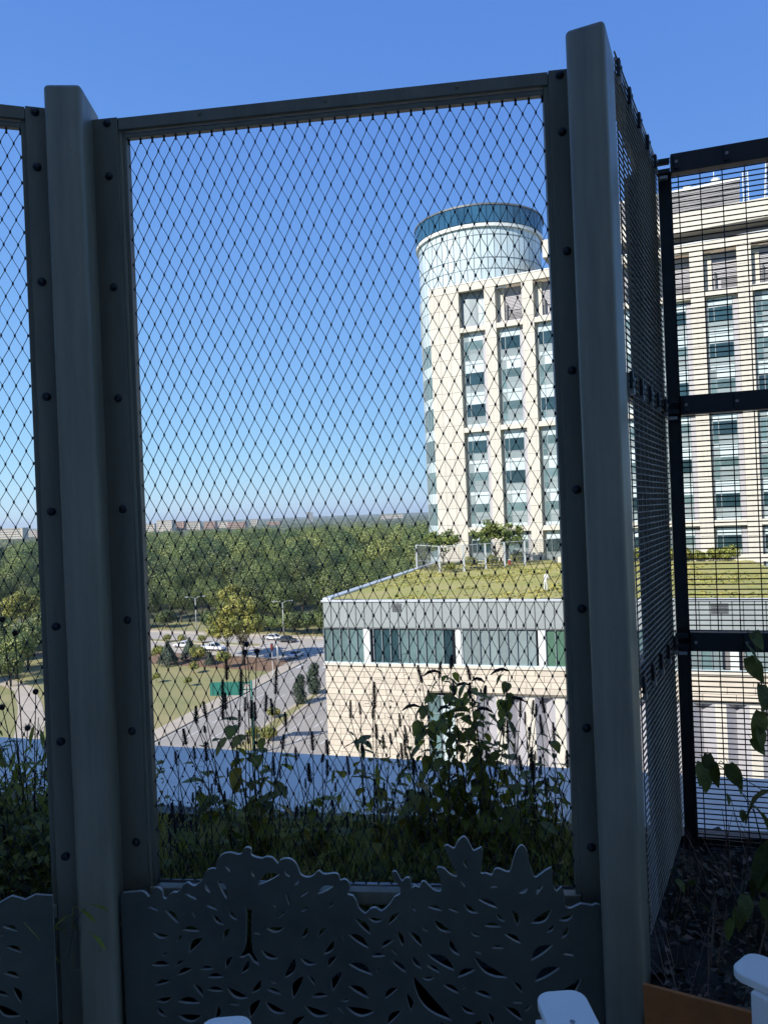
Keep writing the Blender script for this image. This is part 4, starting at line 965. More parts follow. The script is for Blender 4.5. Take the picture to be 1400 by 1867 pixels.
def post(label, loc, rz, w, d, h):
    t = thing('fence_post', label, 'fence post', loc, rz)
    b = MB().box(0, 0, 0, w, d, h); o = b.build('post_tube', M_post, t, True)
    bv = o.modifiers.new('bevel', 'BEVEL'); bv.width = .015; bv.segments = 4
    part('post_cap', M_post, t, lambda b: b.box(.018, .018, h-.001, w-.018, d-.018, h+.004))
    part('base_plate', M_post, t, lambda b: b.box(-.05, -.05, 0, w+.05, d+.05, .02))
    return t
PL = post('square grey steel post on the left, between the two net panels', (-1.005, 2.300, 0), R(4), .115, .19, 3.075)
PR = post('square grey steel post on the right, where the net meets the wire mesh', (.5786, 2.146, 0), R(-24.7), .112, .205, 3.075)

# ---- net panels
def net(b, x0, x1, z0, z1, W=.0402, H=.0400, seed=1, r=.00128):
    g = random.Random(seed); nx = int(round((x1-x0)/W)); nz = int(round((z1-z0)/H)); W = (x1-x0)/nx; H = (z1-z0)/nz
    ph = [g.uniform(0, 6.28) for _ in range(6)]
    def node(i, j):
        x = x0+(i+(.5 if j % 2 else 0))*W; z = z1-j*H
        if 0 < j < nz:
            x += .0016*math.sin(i*.9+j*.35+ph[0])+.0012*math.sin(i*.31-j*.8+ph[1]); z += .0018*math.sin(i*.45+j*.6+ph[2])
        y = .010*math.sin(math.pi*j/nz)*math.sin(math.pi*i/max(nx, 1)+.3)+.002*math.sin(i*.6+j*.4+ph[3])
        return Vector((min(max(x, x0), x1), y, z))
    def wire(p, q):
        d = q-p; s = .0055
        a = p+Vector((d.x*.10, 0, -s)); c = q-Vector((d.x*.10, 0, -s))
        m1 = a.lerp(c, .5)
        b.tube([p, a, m1, c, q], r, 4, False)
    for j in range(nz):
        for i in range(0, nx+1):
            if j % 2 == 0:
                p = node(i, j)
                if i < nx: wire(p, node(i, j+1))
                if i > 0: wire(p, node(i-1, j+1))
            else:
                if i == nx: continue
                p = node(i, j); wire(p, node(i, j+1)); wire(p, node(i+1, j+1))
    for j in range(0, nz+1):
        for i in range(0, nx+(0 if j % 2 else 1)):
            p = node(i, j); h = .0050; rr = .0034
            if j == 0:
                b.tube([p+Vector((0, 0, .012)), p+Vector((0, 0, -.010))], .0036, 6); continue
            b.tube([p+Vector((0, 0, h)), p+Vector((0, 0, h*.5)), p-Vector((0, 0, h*.5)), p-Vector((0, 0, h))], [rr*.55, rr, rr, rr*.55], 6)
def bolt_mesh():
    b = MB(); b.tube([(0, 0, 0), (0, -.003, 0)], .0130, 14); b.tube([(0, -.003, 0), (0, -.008, 0), (0, -.011, 0)], [.0105, .0095, .006], 6); return b.mesh('bolt', M_bolt, True)
BOLT = bolt_mesh()
BZ = [3.000, 2.827, 2.466, 2.105, 1.744, 1.383, 1.022, .661]
def net_panel(label, loc, rz, L, ls, rs, seed, flip=False):
    """L length; ls/rs flange widths left and right; local -y faces the viewer"""
    t = thing('net_panel', label, 'fence panel', loc, rz)
    zt = 3.017
    part('flange', M_frame, t, lambda b: b.box(0, -.006, .12, ls, .004, zt), .0015)
    part('flange', M_frame, t, lambda b: b.box(L-rs, -.006, .12, L, .004, zt), .0015)
    part('stile', M_post, t, lambda b: b.box(ls-.004, .0045, .14, ls+.010, .045, zt-.004), .002)
    part('stile', M_frame, t, lambda b: b.box(ls+.0105, .008, .14, ls+.022, .040, zt-.008), .002)
    part('stile', M_frame, t, lambda b: b.box(L-rs-.016, .0045, .14, L-rs+.004, .045, zt-.004), .002)
    part('top_rail', M_frame, t, lambda b: b.box(ls+.002, -.004, 2.976, L-rs-.002, .040, zt-.002), .002)
    part('cable_rod', M_rod, t, lambda b: b.box(ls+.023, .006, 2.968, L-rs-.017, .018, 2.972), .0005)
    part('lower_rail', M_frame, t, lambda b: b.box(ls+.023, .004, 2.951, L-rs-.017, .026, 2.9655), .002)
    part('bottom_rail', M_post, t, lambda b: b.box(ls+.003, -.004, .471, L-rs-.003, .040, .512), .002)
    part('cable_rod', M_rod, t, lambda b: b.tube([(ls+.02, .015, .526), (L-rs-.02, .015, .526)], .006, 8), 0, True)
    nb = MB(); net(nb, ls+.028, L-rs-.019, .531, 2.944, seed=seed)
    o = nb.build('cable_net', M_net, t, True); o['kind'] = 'stuff'; o.location = (0, .014, 0)
    for z in BZ:
        obj('bolt', BOLT, t, (ls*.62, -.006, z)); obj('bolt', BOLT, t, (L-rs*.62, -.006, z))
    for k in range(3): obj('bolt', MB().tube([(0, 0, 0), (0, -.004, 0)], .006, 10).mesh('bolt', M_frame), t, (ls+(L-ls-rs)*(.2+.3*k), -.004, 3.0))
    return t
RZM = math.atan2(-.1158, .9933)
PM = net_panel('large diamond cable net panel between the two grey posts', (-.90, 2.42, 0), RZM, 1.55, .088, .088, 1)
d = Vector((-.955, -.296)); Lp = 1.5
PLf = net_panel('narrow visible strip of cable net panel left of the left post', (-1.0+d.x*Lp, 2.345+d.y*Lp, 0), math.atan2(-d.y, -d.x), Lp, .06, .075, 2)

# ---- laser cut sheets
def cut_sheet(name, label, loc, rz, outline, holes, extra=(), th=.0045):
    cu = bpy.data.curves.new(name, 'CURVE'); cu.dimensions = '2D'; cu.fill_mode = 'BOTH'; cu.extrude = th; cu.bevel_depth = .0012; cu.bevel_resolution = 1
    def spl(pts):
        s = cu.splines.new('POLY'); s.points.add(len(pts)-1); s.use_cyclic_u = True
        for p, (x, y) in zip(s.points, pts): p.co = (x, y, 0, 1)
    def smooth(pts):
        out = []; n = len(pts)
        for i in range(n):
            p0, p1, p2, p3 = [Vector(pts[(i+k) % n]) for k in (-1, 0, 1, 2)]
            if max((p2-p1).length, (p1-p0).length, (p3-p2).length) > .08: out.append(tuple(p1)); continue
            for t in (0, .5):
                out.append(tuple(.5*((2*p1)+(p2-p0)*t+(2*p0-5*p1+4*p2-p3)*t*t+(3*p1-p0-3*p2+p3)*t**3)))
        return out
    spl(smooth(outline))
    ol = smooth(outline)
    def inside(p, poly):
        r_ = False; n = len(poly)
        for i in range(n):
            (x1, y1), (x2, y2) = poly[i], poly[(i+1) % n]
            if (y1 > p[1]) != (y2 > p[1]) and p[0] < (x2-x1)*(p[1]-y1)/(y2-y1)+x1: r_ = not r_
        return r_
    def near(P, Q, m):
        c = P[6]; Q = [q for q in Q if abs(q[0]-c[0]) < .13 and abs(q[1]-c[1]) < .13]
        return any((p[0]-q[0])**2+(p[1]-q[1])**2 < m*m for p in P for q in Q)
    def leafpts(cx, cz, L, a):
        a = R(a); w = L*(.25 if L < .10 else .18); bend = L*.10*(1 if (int(cx*1000) % 3) else -1); pts = []
        for k in range(13): t = k/12; pts.append((L*(t-.5), w*math.sin(math.pi*t)**.9*.62+bend*math.sin(math.pi*t)))
        for k in range(11, 0, -1): t = k/12; pts.append((L*(t-.5), -w*math.sin(math.pi*t)**.9*.62+bend*math.sin(math.pi*t)))
        return [(cx+x*math.cos(a)-y*math.sin(a), cz+x*math.sin(a)+y*math.cos(a)) for x, y in pts]
    done = [list(e) for e in extra]
    g_ = random.Random(3); xs_ = [p[0] for p in outline]
    holes = list(holes)+[(g_.uniform(min(xs_)+.08, max(xs_)-.08), g_.uniform(.08, .50), g_.uniform(.035, .062), g_.choice((-70, -45, -30, -10, 5, 25, 45, 60))) for _ in range(150)]
    for (cx, cz, L, a) in holes:
        for k in (1.2, 1.0, .8, .62):
            P = leafpts(cx, cz, L*k, a)
            if all(inside(p, ol) for p in P) and not near(P, ol, .007) and not any(near(P, q, .011) or inside(P[0], q) or inside(P[12], q) or inside(q[0], P) for q in done):
                done.append(P); spl(P[::-1]); break
    for e in extra: spl(e[::-1])
    tmp = bpy.data.objects.new('tmp', cu); COL.objects.link(tmp)
    dg = bpy.context.evaluated_depsgraph_get()
    me = bpy.data.meshes.new_from_object(tmp.evaluated_get(dg)); bpy.data.objects.remove(tmp)
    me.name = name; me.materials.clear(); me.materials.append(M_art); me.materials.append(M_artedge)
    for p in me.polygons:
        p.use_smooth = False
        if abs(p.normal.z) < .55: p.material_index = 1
    me.transform(Matrix.Rotation(R(90), 4, 'X'))
    o = obj(name, me, None, loc, (0, 0, rz)); return tag(o, label, 'metal screen')
AO = Vector((-.1158, -.9933))*.07
tr = [(.430, .500), (.434, .47), (.431, .42), (.428, .38), (.418, .352), (.404, .335), (.42, .336), (.436, .345), (.452, .322), (.472, .312), (.463, .335), (.452, .352), (.449, .38), (.45, .43), (.452, .47), (.456, .497), (.447, .485), (.441, .49)]
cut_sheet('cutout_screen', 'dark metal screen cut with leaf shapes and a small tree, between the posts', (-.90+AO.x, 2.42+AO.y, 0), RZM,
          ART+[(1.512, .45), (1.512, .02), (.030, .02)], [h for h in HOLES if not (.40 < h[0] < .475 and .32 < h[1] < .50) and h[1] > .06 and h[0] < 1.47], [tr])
lo = [(x_, z_ if z_ < .1 else z_+.075) for x_, z_ in [(0.0, .02), (1.42, .02), (1.42, .50), (1.375, .512), (1.345, .502), (1.31, .52), (1.275, .505), (1.24, .50), (1.20, .515), (1.185, .54), (1.165, .54), (1.15, .512), (1.10, .505), (1.05, .53), (.95, .52), (.85, .56), (.7, .53), (.5, .56), (.3, .53), (0, .55)]]
lh = [(1.22, .44, .07, -48), (1.30, .43, .045, -30), (1.26, .37, .05, -62), (1.31, .365, .045, -32), (1.17, .43, .05, -55), (1.30, .29, .045, -30), (1.24, .31, .04, 80), (1.27, .24, .04, -28), (1.20, .20, .07, -50), (1.29, .19, .07, -38), (1.15, .35, .05, -60), (1.12, .25, .06, 40), (1.26, .49, .03, -20)]
dn = Vector((.296, -.955))*.07
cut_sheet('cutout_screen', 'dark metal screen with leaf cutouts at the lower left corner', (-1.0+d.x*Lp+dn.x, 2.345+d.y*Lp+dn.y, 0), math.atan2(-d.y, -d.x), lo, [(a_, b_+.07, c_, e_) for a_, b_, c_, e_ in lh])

# ---- wire mesh panels
def wire_panel(label, p, q, zt, zb, rails, backing, edge, seed):
    p, q = Vector(p), Vector(q); L = (q-p).length; rz = math.atan2(q.y-p.y, q.x-p.x)
    t = thing('wire_mesh_panel', label, 'fence panel', (p.x, p.y, 0), rz)
    def wires(b):
        n = int((zt-zb)/.0208)
        for k in range(n+1):
            z = zt-k*.0208; b.tube([(0, 0, z), (L, 0, z)], .0029 if edge else .0028, 5)
        m = int((L-.03)/.082)
        for k in range(m+1): b.tube([(.03+k*.082, .0045, zb), (.03+k*.082, .0045, zt)], .0022, 5)
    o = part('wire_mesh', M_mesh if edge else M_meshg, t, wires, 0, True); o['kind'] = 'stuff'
    if edge: part('edge_post', M_black, t, lambda b: b.box(-.045, .012, 0, .005, .06, zt-.05), .002)
    for z in rails:
        part('rail', M_black, t, lambda b: b.box(.0 if edge else .04, -.052 if edge else .018, z-.038, L, -.006 if edge else .05, z+.038), .002)
        nclip = int(L/.185)
        for k in range(nclip+1):
            x = .02+k*.185
            if x > L-.02: continue
            c = part('clip', M_black, t, lambda b: b.box(x-.011, -.060 if edge else -.014, z-.026, x+.011, -.0525 if edge else -.003, z+.028), .002)
            part('clip_bolt', M_clip, c, lambda b: b.tube([(x, -.060 if edge else -.014, z+.0), (x, -.064 if edge else -.019, z+.0)], .006, 8))
            if not edge: part('clip_tab', M_clip, c, lambda b: b.box(x-.006, -.016, z-.045, x+.009, -.004, z-.0265))
    if backing:
        part('backing_sheet', M_backing, t, lambda b: b.prism_xz(backing, .013, .016) )
    return t
def prism_xz(s, poly, y0, y1):
    n = len(poly)
    return s.add([(x, y0, z) for x, z in poly]+[(x, y1, z) for x, z in poly], [tuple(range(n)), tuple(range(2*n-1, n-1, -1))]+[(i, n+i, n+(i+1) % n, (i+1) % n) for i in range(n)])
MB.prism_xz = prism_xz
W0, W1 = (.772, 2.30), (1.176, 3.045)
wire_panel('dark wire mesh panel running back from the right post', W0, W1, 3.10, .35, (3.055, 2.08, 1.127),
           [(.175, .3), (.90, .3), (.90, 3.09), (.175, 3.09), (.175, 2.91), (.37, 2.87), (.175, 2.77)], False, 1)
for z in (2.62, 2.02, 1.10):
    pass
u2 = Vector((.357, -.113)).normalized(); W2 = Vector((1.225, 3.03))
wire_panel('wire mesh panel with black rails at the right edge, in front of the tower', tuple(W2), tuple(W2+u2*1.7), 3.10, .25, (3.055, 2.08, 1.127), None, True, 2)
hg = thing('panel_hinge', 'row of black hinge brackets joining the two wire mesh panels', 'hinge', (1.19, 3.03, 0), R(-17.6))
for z in (3.055, 2.08, 1.127):
    part('bracket', M_black, hg, lambda b: (b.box(-.02, -.03, z+.012, .03, .0, z+.03), b.box(-.02, -.03, z-.03, .03, .0, z-.012)), .002)
    part('bracket_bolt', M_clip, hg, lambda b: b.box(-.012, -.036, z-.055, .02, -.012, z-.042), .002)

# ------------------------------------------------------------------ plants in the bed
def leaf_mesh(name, m, L, w, kind='heart', seed=0):
    g = random.Random(seed); b = MB(); n = 7; vs = []
    for i in range(n):
        t = i/(n-1)
        if kind == 'heart': ww = w*(math.sin(math.pi*min(1, (t+.12)/1.12))**.75)*(1.15-.55*t)*(1 if i < n-1 else 0)
        elif kind == 'broad': ww = w*math.sin(math.pi*(t*.93+.04))**.6*(1 if i < n-1 else .02)
        else: ww = w*math.sin(math.pi*(t*.96+.02))**.9
        y = L*(t-(.06 if (kind == 'heart' and i == 0) else 0)); z = -.35*L*t*t+.02*L*math.sin(t*5+seed)
        vs += [(-ww/2, y-.03*L*(i == 0), z+.10*ww+g.uniform(-.02, .02)*L), (0, y, z), (ww/2, y-.03*L*(i == 0), z+.10*ww+g.uniform(-.02, .02)*L)]
    fs = []
    for i in range(n-1):
        o = 3*i; fs += [(o, o+1, o+4, o+3), (o+1, o+2, o+5, o+4)]
    b.add(vs, fs); b.tube([(0, -.35*L, .06*L), (0, -.12*L, .03*L), (0, 0, 0)], [L*.014, L*.012, L*.01], 4)
    me = b.mesh(name, m, True); return me
LH = [leaf_mesh('leaf', M_leafN, .066, .054, 'heart', i) for i in range(4)]
LY = [leaf_mesh('leaf', M_leafY, .066, .052, 'heart', i+9) for i in range(2)]
LL = [leaf_mesh('leaf', M_leafN, .085, .020, 'lance', i+20) for i in range(3)]
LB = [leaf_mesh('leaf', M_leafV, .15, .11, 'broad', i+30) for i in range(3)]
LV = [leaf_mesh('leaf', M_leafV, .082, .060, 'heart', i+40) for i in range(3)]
def spike_mesh(L, seed, r=.0100):
    g = np.random.default_rng(seed); b = MB(); n = int(L/.0042)
    b.tube([(0, 0, 0), (0, 0, L)], [.0028, .0012], 5)
    for i in range(n):
        z = L*i/n; rr = r*(0.75+.35*math.sin(math.pi*min(1, (z/L)*.9+.12)))*(1-.45*(z/L)**3)
        for k in range(5):
            a = k*1.2566+i*.7+g.uniform(-.2, .2); q = rr*g.uniform(.7, 1.15)
            c = Vector((math.cos(a), math.sin(a), 0)); u = Vector((-math.sin(a), math.cos(a), 0))*.0026
            p0 = Vector((0, 0, z)); tip = c*q+Vector((0, 0, z+.0045))
            b.add([p0+u+Vector((0, 0, -.001)), p0-u+Vector((0, 0, -.001)), tip-u*.7, tip+u*.7, p0+Vector((0, 0, .005))], [(0, 1, 2, 3), (3, 2, 4)])
    return b.mesh('seed_spike', M_spike)
SPK = [spike_mesh(.06, 1), spike_mesh(.06, 2), spike_mesh(.09, 3, .0112)]
def cone_mesh():
    b = MB(); b.lathe([(.003, -.009), (.009, -.003), (.0105, .003), (.008, .010), (.002, .013)], 10)
    for k in range(46):
        a = k*2.4; z = -.005+.018*(k/46); r0 = .0105*math.sqrt(max(0, 1-((z-.002)/.02)**2))
        c = Vector((math.cos(a), math.sin(a), .25)).normalized(); u = Vector((-math.sin(a), math.cos(a), 0))*.0012
        p = Vector((c.x*r0*.8, c.y*r0*.8, z)); b.add([p+u, p-u, p+c*(.010+.004*(k % 3))], [(0, 1, 2)])
    return b.mesh('seed_head', M_spike)
CONE = cone_mesh()
def curve(a, b, bow, n=7):
    a, b = Vector(a), Vector(b); o = []
    for i in range(n):
        t = i/(n-1); p = a.lerp(b, t); p += Vector((bow[0], bow[1], bow[2]))*math.sin(math.pi*t)*(1-.3*t); o.append(p)
    return o
def put_leaf(par, mesh, p, az, tilt, s, roll=0):
    o = obj('leaf', mesh, par, p, (tilt, roll, az)); o.scale = (s, s, s); return o
random.seed(77)
def hyssop(label, root, tips, leafset, nl, zmin=.3, big=1.0):
    t = thing('hyssop_plant', label, 'plant', (root[0], root[1], .24))
    rt = Vector((root[0], root[1], .24))
    for (tip, L) in tips:
        base = Vector((random.uniform(-.09, .09), random.uniform(-.07, .07), 0))
        tp = Vector(tip)-rt; top = tp-Vector((0, 0, L))
        c = curve(base, top, (random.uniform(-.03, .03), random.uniform(-.02, .02), 0))
        part('stem', M_stem, t, lambda b: b.tube(c, [.0030-.0016*i/6 for i in range(7)], 5), 0, True)
        m = SPK[2] if L > .07 else SPK[random.randrange(2)]
        s = obj('seed_spike', m, t, top, (random.uniform(-.12, .12), random.uniform(-.12, .12), random.uniform(0, 6)))
        k = L/(.09 if L > .07 else .06); s.scale = (max(.8, min(1.25, k)), max(.8, min(1.25, k)), k)
        for j in range(nl):
            f = random.uniform(.18, .90)**.9; i = min(5, int(f*6)); p = c[i].lerp(c[i+1], f*6-i)
            az = random.uniform(0, 6.28)
            put_leaf(t, random.choice(leafset), p+Vector((-math.sin(az), math.cos(az), 0))*.012, az, random.uniform(-.7, .5), random.uniform(.55, 1.15)*big)
        # a thin side branch
        if random.random() < .5:
            f = random.uniform(.5, .8); p = c[int(f*6)]; q = p+Vector((random.uniform(-.07, .07), random.uniform(-.04, .04), random.uniform(.04, .10)))
            part('stem', M_stem, t, lambda b: b.tube([p, p.lerp(q, .5)+Vector((0, 0, -.01)), q], .0012, 4), 0, True)
            s2 = obj('seed_spike', SPK[0], t, q); s2.scale = (.6, .6, .6)
    return t
hyssop('hyssop clump with many upright dark seed spikes in front of the road', (-.55, 2.80), SP1, LH+LY[:1], 5)
hyssop('hyssop clump with dark spikes in the middle of the net panel', (-.06, 2.86), SP2, LL+LH[:2]+LY, 6)
hyssop('hyssop clump with dark spikes beside the right post', (.56, 2.84), SP4, LL+LH[:1], 8)
g9 = random.Random(19)
for lab, x0, x1, d0, nn_, ls in (('loose seed spikes between the left stile and the first clump', -.80, -.62, 2.70, 10, LH+LY), ('thin spikes and stems right of the road sign', -.42, -.18, 2.78, 14, LL+LH+LY), ('fine stems in front of the tall window of the stone building', .02, .22, 2.92, 14, LL+LH), ('crowded stems left of the right post', .36, .62, 2.95, 18, LL+LH+LY)):
    hyssop('hyssop clump, '+lab, ((x0+x1)/2, d0), [((g9.uniform(x0-.03, x1+.03), d0+g9.uniform(-.1, .1), g9.uniform(.58, .93)), g9.uniform(.03, .075)) for _ in range(nn_)], ls, 4)
# tall leafy plant with drooping spikes
def leafy(label, root, n, hgt, spread, lean, leaves, per, droop=True, sz=1.0):
    t = thing('leafy_plant', label, 'plant', (root[0], root[1], .24))
    for k in range(n):
        a = 2*math.pi*k/n+random.uniform(-.4, .4)
        top = Vector((lean[0]+math.cos(a)*spread*random.uniform(.3, 1), lean[1]+math.sin(a)*spread*.5, hgt*random.uniform(.78, 1.0)))
        c = curve((random.uniform(-.07, .07), random.uniform(-.05, .05), 0), top, (math.cos(a)*.03, 0, 0), 9)
        part('stem', M_stem, t, lambda b: b.tube(c, [.0042-.0028*i/8 for i in range(9)], 5), 0, True)
        for j in range(per):
            f = .25+.75*(j+random.random())/per; f = min(f, .98); i = min(7, int(f*8)); p = c[i].lerp(c[i+1], f*8-i)
            az = random.uniform(0, 6.28)
            put_leaf(t, random.choice(leaves), p+Vector((-math.sin(az), math.cos(az), .1))*.022, az, random.uniform(-.95, .25), random.uniform(.65, 1.25)*sz, random.uniform(-.4, .4))
        if droop and k % 2:
            s3 = obj('seed_spike', SPK[2], t, top, (random.uniform(-.25, .25), random.uniform(-.35, .35), 0)); s3.scale = (.9, .9, random.uniform(.5, .9))
        elif droop:
            dx = random.choice((-1, 1))*random.uniform(.04, .075)
            pts = [top+Vector((dx*s_, .01*s_, .042*s_-.055*s_*s_)) for s_ in (0, .35, .7, 1.0)]
            part('seed_spike', M_spike, t, lambda b: (b.tube(pts, [.003, .006, .006, .002], 7), [b.tube([pts[1].lerp(pts[2], q/8), pts[1].lerp(pts[2], q/8)+Vector((random.uniform(-.009, .009), random.uniform(-.009, .009), random.uniform(-.009, .009)))], [.004, .002], 4) for q in range(9)]))
    return t
leafy('tall leafy hyssop with drooping tips in front of the stone building', (.27, 2.80), 15, .90, .19, (.0, 0), LH, 20, True, .78)
leafy('shorter leafy stems at the foot of the drooping plant', (.14, 2.86), 5, .44, .13, (-.02, 0), LH+LY, 9, False, 1.05)
leafy('heart leaved stems under the seed spikes at left', (-.52, 2.74), 6, .46, .16, (0, 0), LH+LY[:1], 6, False, 1.15)
leafy('low yellowish leafy stems in the middle of the bed', (-.12, 2.72), 6, .32, .18, (0, 0), LH+LY, 7, False, 1.0)
leafy('dense dark leaves between the drooping plant and the right post', (.47, 2.74), 7, .42, .12, (0, 0), LL+LH, 7, False, 1.0)
# slender willow-like weed
wd = thing('slender_weed', 'thin feathery weed leaning left of the drooping plant', 'plant', (.06, 2.8, .24))
for k, (tx, tz, bw) in enumerate(((-.10, .90, .02), (-.02, .96, .03), (-.16, .80, .0), (.05, .92, .02))):
    c = curve((random.uniform(-.02, .02), 0, 0), (tx, 0.02*k, tz), (bw, 0, 0), 9)
    part('stem', M_stem, wd, lambda b: b.tube(c, [.002-.0013*i/8 for i in range(9)], 4), 0, True)
    for j in range(16):
        f = .35+.64*j/16; i = min(7, int(f*8)); p = c[i].lerp(c[i+1], f*8-i); put_leaf(wd, random.choice(LL), p, random.uniform(0, 6.28), random.uniform(.2, .9), random.uniform(.25, .5))
# coneflower stalks
def cones(label, root, tips):
    t = thing('coneflower', label, 'plant', (root[0], root[1], .24)); rt = Vector((root[0], root[1], .24))
    for tip in tips:
        tp = Vector(tip)-rt; c = curve((random.uniform(-.05, .05), random.uniform(-.04, .04), 0), tp, (random.uniform(-.03, .03), 0, 0))
        part('stem', M_stem, t, lambda b: b.tube(c, [.0028-.0012*i/6 for i in range(7)], 5), 0, True)
        s = obj('seed_head', CONE, t, tp, (random.uniform(-.4, .4), random.uniform(-.4, .4), 0)); s.scale = (1.0,)*3
        for j in range(3):
            i = random.randrange(1, 4); put_leaf(t, random.choice(LL), c[i], random.uniform(0, 6.28), random.uniform(-.4, .4), random.uniform(.6, 1.0))
    return t
cones('three dry coneflower heads above the spikes near the road sign', (-.50, 2.83), [(-.529, 2.75, 1.228), (-.548, 2.8, 1.189), (-.502, 2.8, 1.191)])
cones('dry coneflower heads behind the net strip at the left edge', (-1.36, 2.72), [(-1.294, 2.7, 1.095), (-1.329, 2.7, .964), (-1.353, 2.6, 1.376), (-1.336, 2.65, 1.319), (-1.366, 2.6, 1.068), (-1.249, 2.7, 1.017)])
bt = thing('berry_sprig', 'fine branching stalk with small dark seed beads by the left stile', 'plant', (-.80, 2.72, .24))
for k in range(5):
    tp = Vector((random.uniform(-.02, .12), random.uniform(-.05, .05), random.uniform(.42, .60))); c = curve((0, 0, 0), tp, (random.uniform(-.02, .02), 0, 0))
    part('stem', M_stem, bt, lambda b: b.tube(c, .0013, 4))
    def beads(b):
        for j in range(11):
            i = random.randrange(3, 6); p = c[i].lerp(c[i+1], random.random()); q = p+Vector((random.uniform(-.035, .035), random.uniform(-.03, .03), random.uniform(.0, .035)))
            b.tube([p, q], .0007, 3); b.lathe([(.001, -.004), (.0042, 0), (.001, .004)], 6, q)
    part('seed_bead', M_spike, bt, beads)['kind'] = 'stuff'
leafy('bushy feathery foliage behind the left net strip', (-1.28, 2.62), 16, .78, .22, (0, 0), LL, 16, False, .8)
leafy('second feathery bush at the far left corner', (-1.55, 2.5), 12, .75, .24, (0, 0), LL, 14, False, .8)

# ground cover: leaves and grass blades nobody could count
def cover(n, fx, zlo, zhi, size, seed, name, m, label, up=.6, blade=0.0):
    g = np.random.default_rng(seed)
    P = np.array([fx(*g.random(2)) for _ in range(n)]); z = zlo+(zhi-zlo)*g.random(n)**1.6
    c = np.stack([P[:, 0], P[:, 1], z], 1)
    o = g.normal(size=(n, 3)); o[:, 2] = np.abs(o[:, 2])+up; o /= np.linalg.norm(o, axis=1)[:, None]
    t1 = np.cross(o, g.normal(size=(n, 3))); t1 /= np.linalg.norm(t1, axis=1)[:, None]; t2 = np.cross(o, t1)
    s = (size*g.uniform(.5, 1.4, n))[:, None]
    V = np.stack([c-t1*s*.55, c-t1*s*.1+t2*s*.30+o*s*.08, c+t1*s*.55-o*s*.10, c-t1*s*.1-t2*s*.30+o*s*.08], 1).reshape(-1, 3)
    F = np.arange(n*4).reshape(n, 4); T = g.random(n)*2-1
    nb = int(n*blade)
    if nb:
        Q = np.array([fx(*g.random(2)) for _ in range(nb)]); a = g.random(nb)*6.28; h = g.uniform(.08, .30, nb); w = .0022
        b0 = np.stack([Q[:, 0], Q[:, 1], np.full(nb, zlo-.02)], 1); dx = np.stack([np.cos(a)*w, np.sin(a)*w, 0*a], 1)
        ln = np.stack([g.normal(size=nb)*.07, g.normal(size=nb)*.07, h], 1)
        VB = np.stack([b0-dx, b0+dx, b0+dx*.5+ln, b0-dx*.5+ln], 1).reshape(-1, 3)
        F = np.concatenate([F, np.arange(nb*4).reshape(nb, 4)+len(V)]); V = np.concatenate([V, VB]); T = np.concatenate([T, g.random(nb)*1.6-.2])
    return tag(obj(name, np_mesh(name, V, F, m, T)), label, 'plants', kind='stuff')
cover(9500, lambda a, b: (-.86+1.55*a, 2.46+(.75-.2*a)*b), .27, .46, .034, 41, 'ground_cover', M_cover, 'low tangled green leaves and grass along the foot of the net', .5, .5)
cover(10000, lambda a, b: (-2.0+1.05*a, 2.20+.16*(a)+.75*b), .28, .74, .032, 42, 'ground_cover', M_cover, 'dense dark foliage behind the left net strip', .3, .4)
cover(3200, lambda a, b: (.72+1.6*a+.35*b, 2.05-.5*a*1.6*.6+(1.0)*b), .26, .31, .030, 43, 'leaf_litter', M_dead, 'dead leaves and mulch in the right hand bed', 1.2, .12)
# broad leaved plants at the right
def broad(name, label, root, spots, leaves):
    t = thing(name, label, 'plant', (root[0], root[1], .26)); rt = Vector((root[0], root[1], .26))
    for (p, s, az, tilt) in spots:
        q = Vector(p)-rt; c = curve((random.uniform(-.02, .02), random.uniform(-.02, .02), 0), q, (random.uniform(-.03, .03), 0, .02))
        part('stem', M_stem, t, lambda b: b.tube(c, [.0035-.0018*i/6 for i in range(7)], 5), 0, True)
        put_leaf(t, random.choice(leaves), q, az, tilt, s)
    return t
random.seed(8)
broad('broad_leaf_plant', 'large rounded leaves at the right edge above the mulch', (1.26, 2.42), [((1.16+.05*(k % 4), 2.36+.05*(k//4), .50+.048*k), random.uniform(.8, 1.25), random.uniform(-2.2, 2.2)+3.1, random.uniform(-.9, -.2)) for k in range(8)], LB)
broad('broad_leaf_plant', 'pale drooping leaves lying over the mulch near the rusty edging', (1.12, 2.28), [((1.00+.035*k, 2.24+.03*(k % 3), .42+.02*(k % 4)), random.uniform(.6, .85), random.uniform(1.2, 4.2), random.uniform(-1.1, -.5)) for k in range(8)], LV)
broad('small_weed', 'small wilted weed in the mulch at the foot of the wire mesh', (.93, 2.52), [((.93+random.uniform(-.07, .07), 2.5+random.uniform(-.05, .05), .36+.02*k), .5, random.uniform(0, 6), -.6) for k in range(6)], LV)
vn = thing('climbing_vine', 'climbing vine with hanging leaves on the right wire mesh panel', 'plant', (1.42, 2.86, .26))
for pts in ([(1.42, 2.84, .26), (1.36, 2.82, .50), (1.27, 2.83, .66), (1.17, 2.84, .72)], [(1.42, 2.84, .26), (1.45, 2.78, .62), (1.40, 2.78, .92), (1.36, 2.78, 1.16), (1.345, 2.79, 1.20)], [(1.45, 2.78, .55), (1.34, 2.8, .62), (1.24, 2.82, .70), (1.18, 2.84, .62)]):
    q = [Vector(p)-Vector((1.42, 2.86, .26)) for p in pts]
    part('stem', M_stem, vn, lambda b: b.tube(q, .0018, 5), 0, True)
rv = Vector((1.42, 2.86, .26))
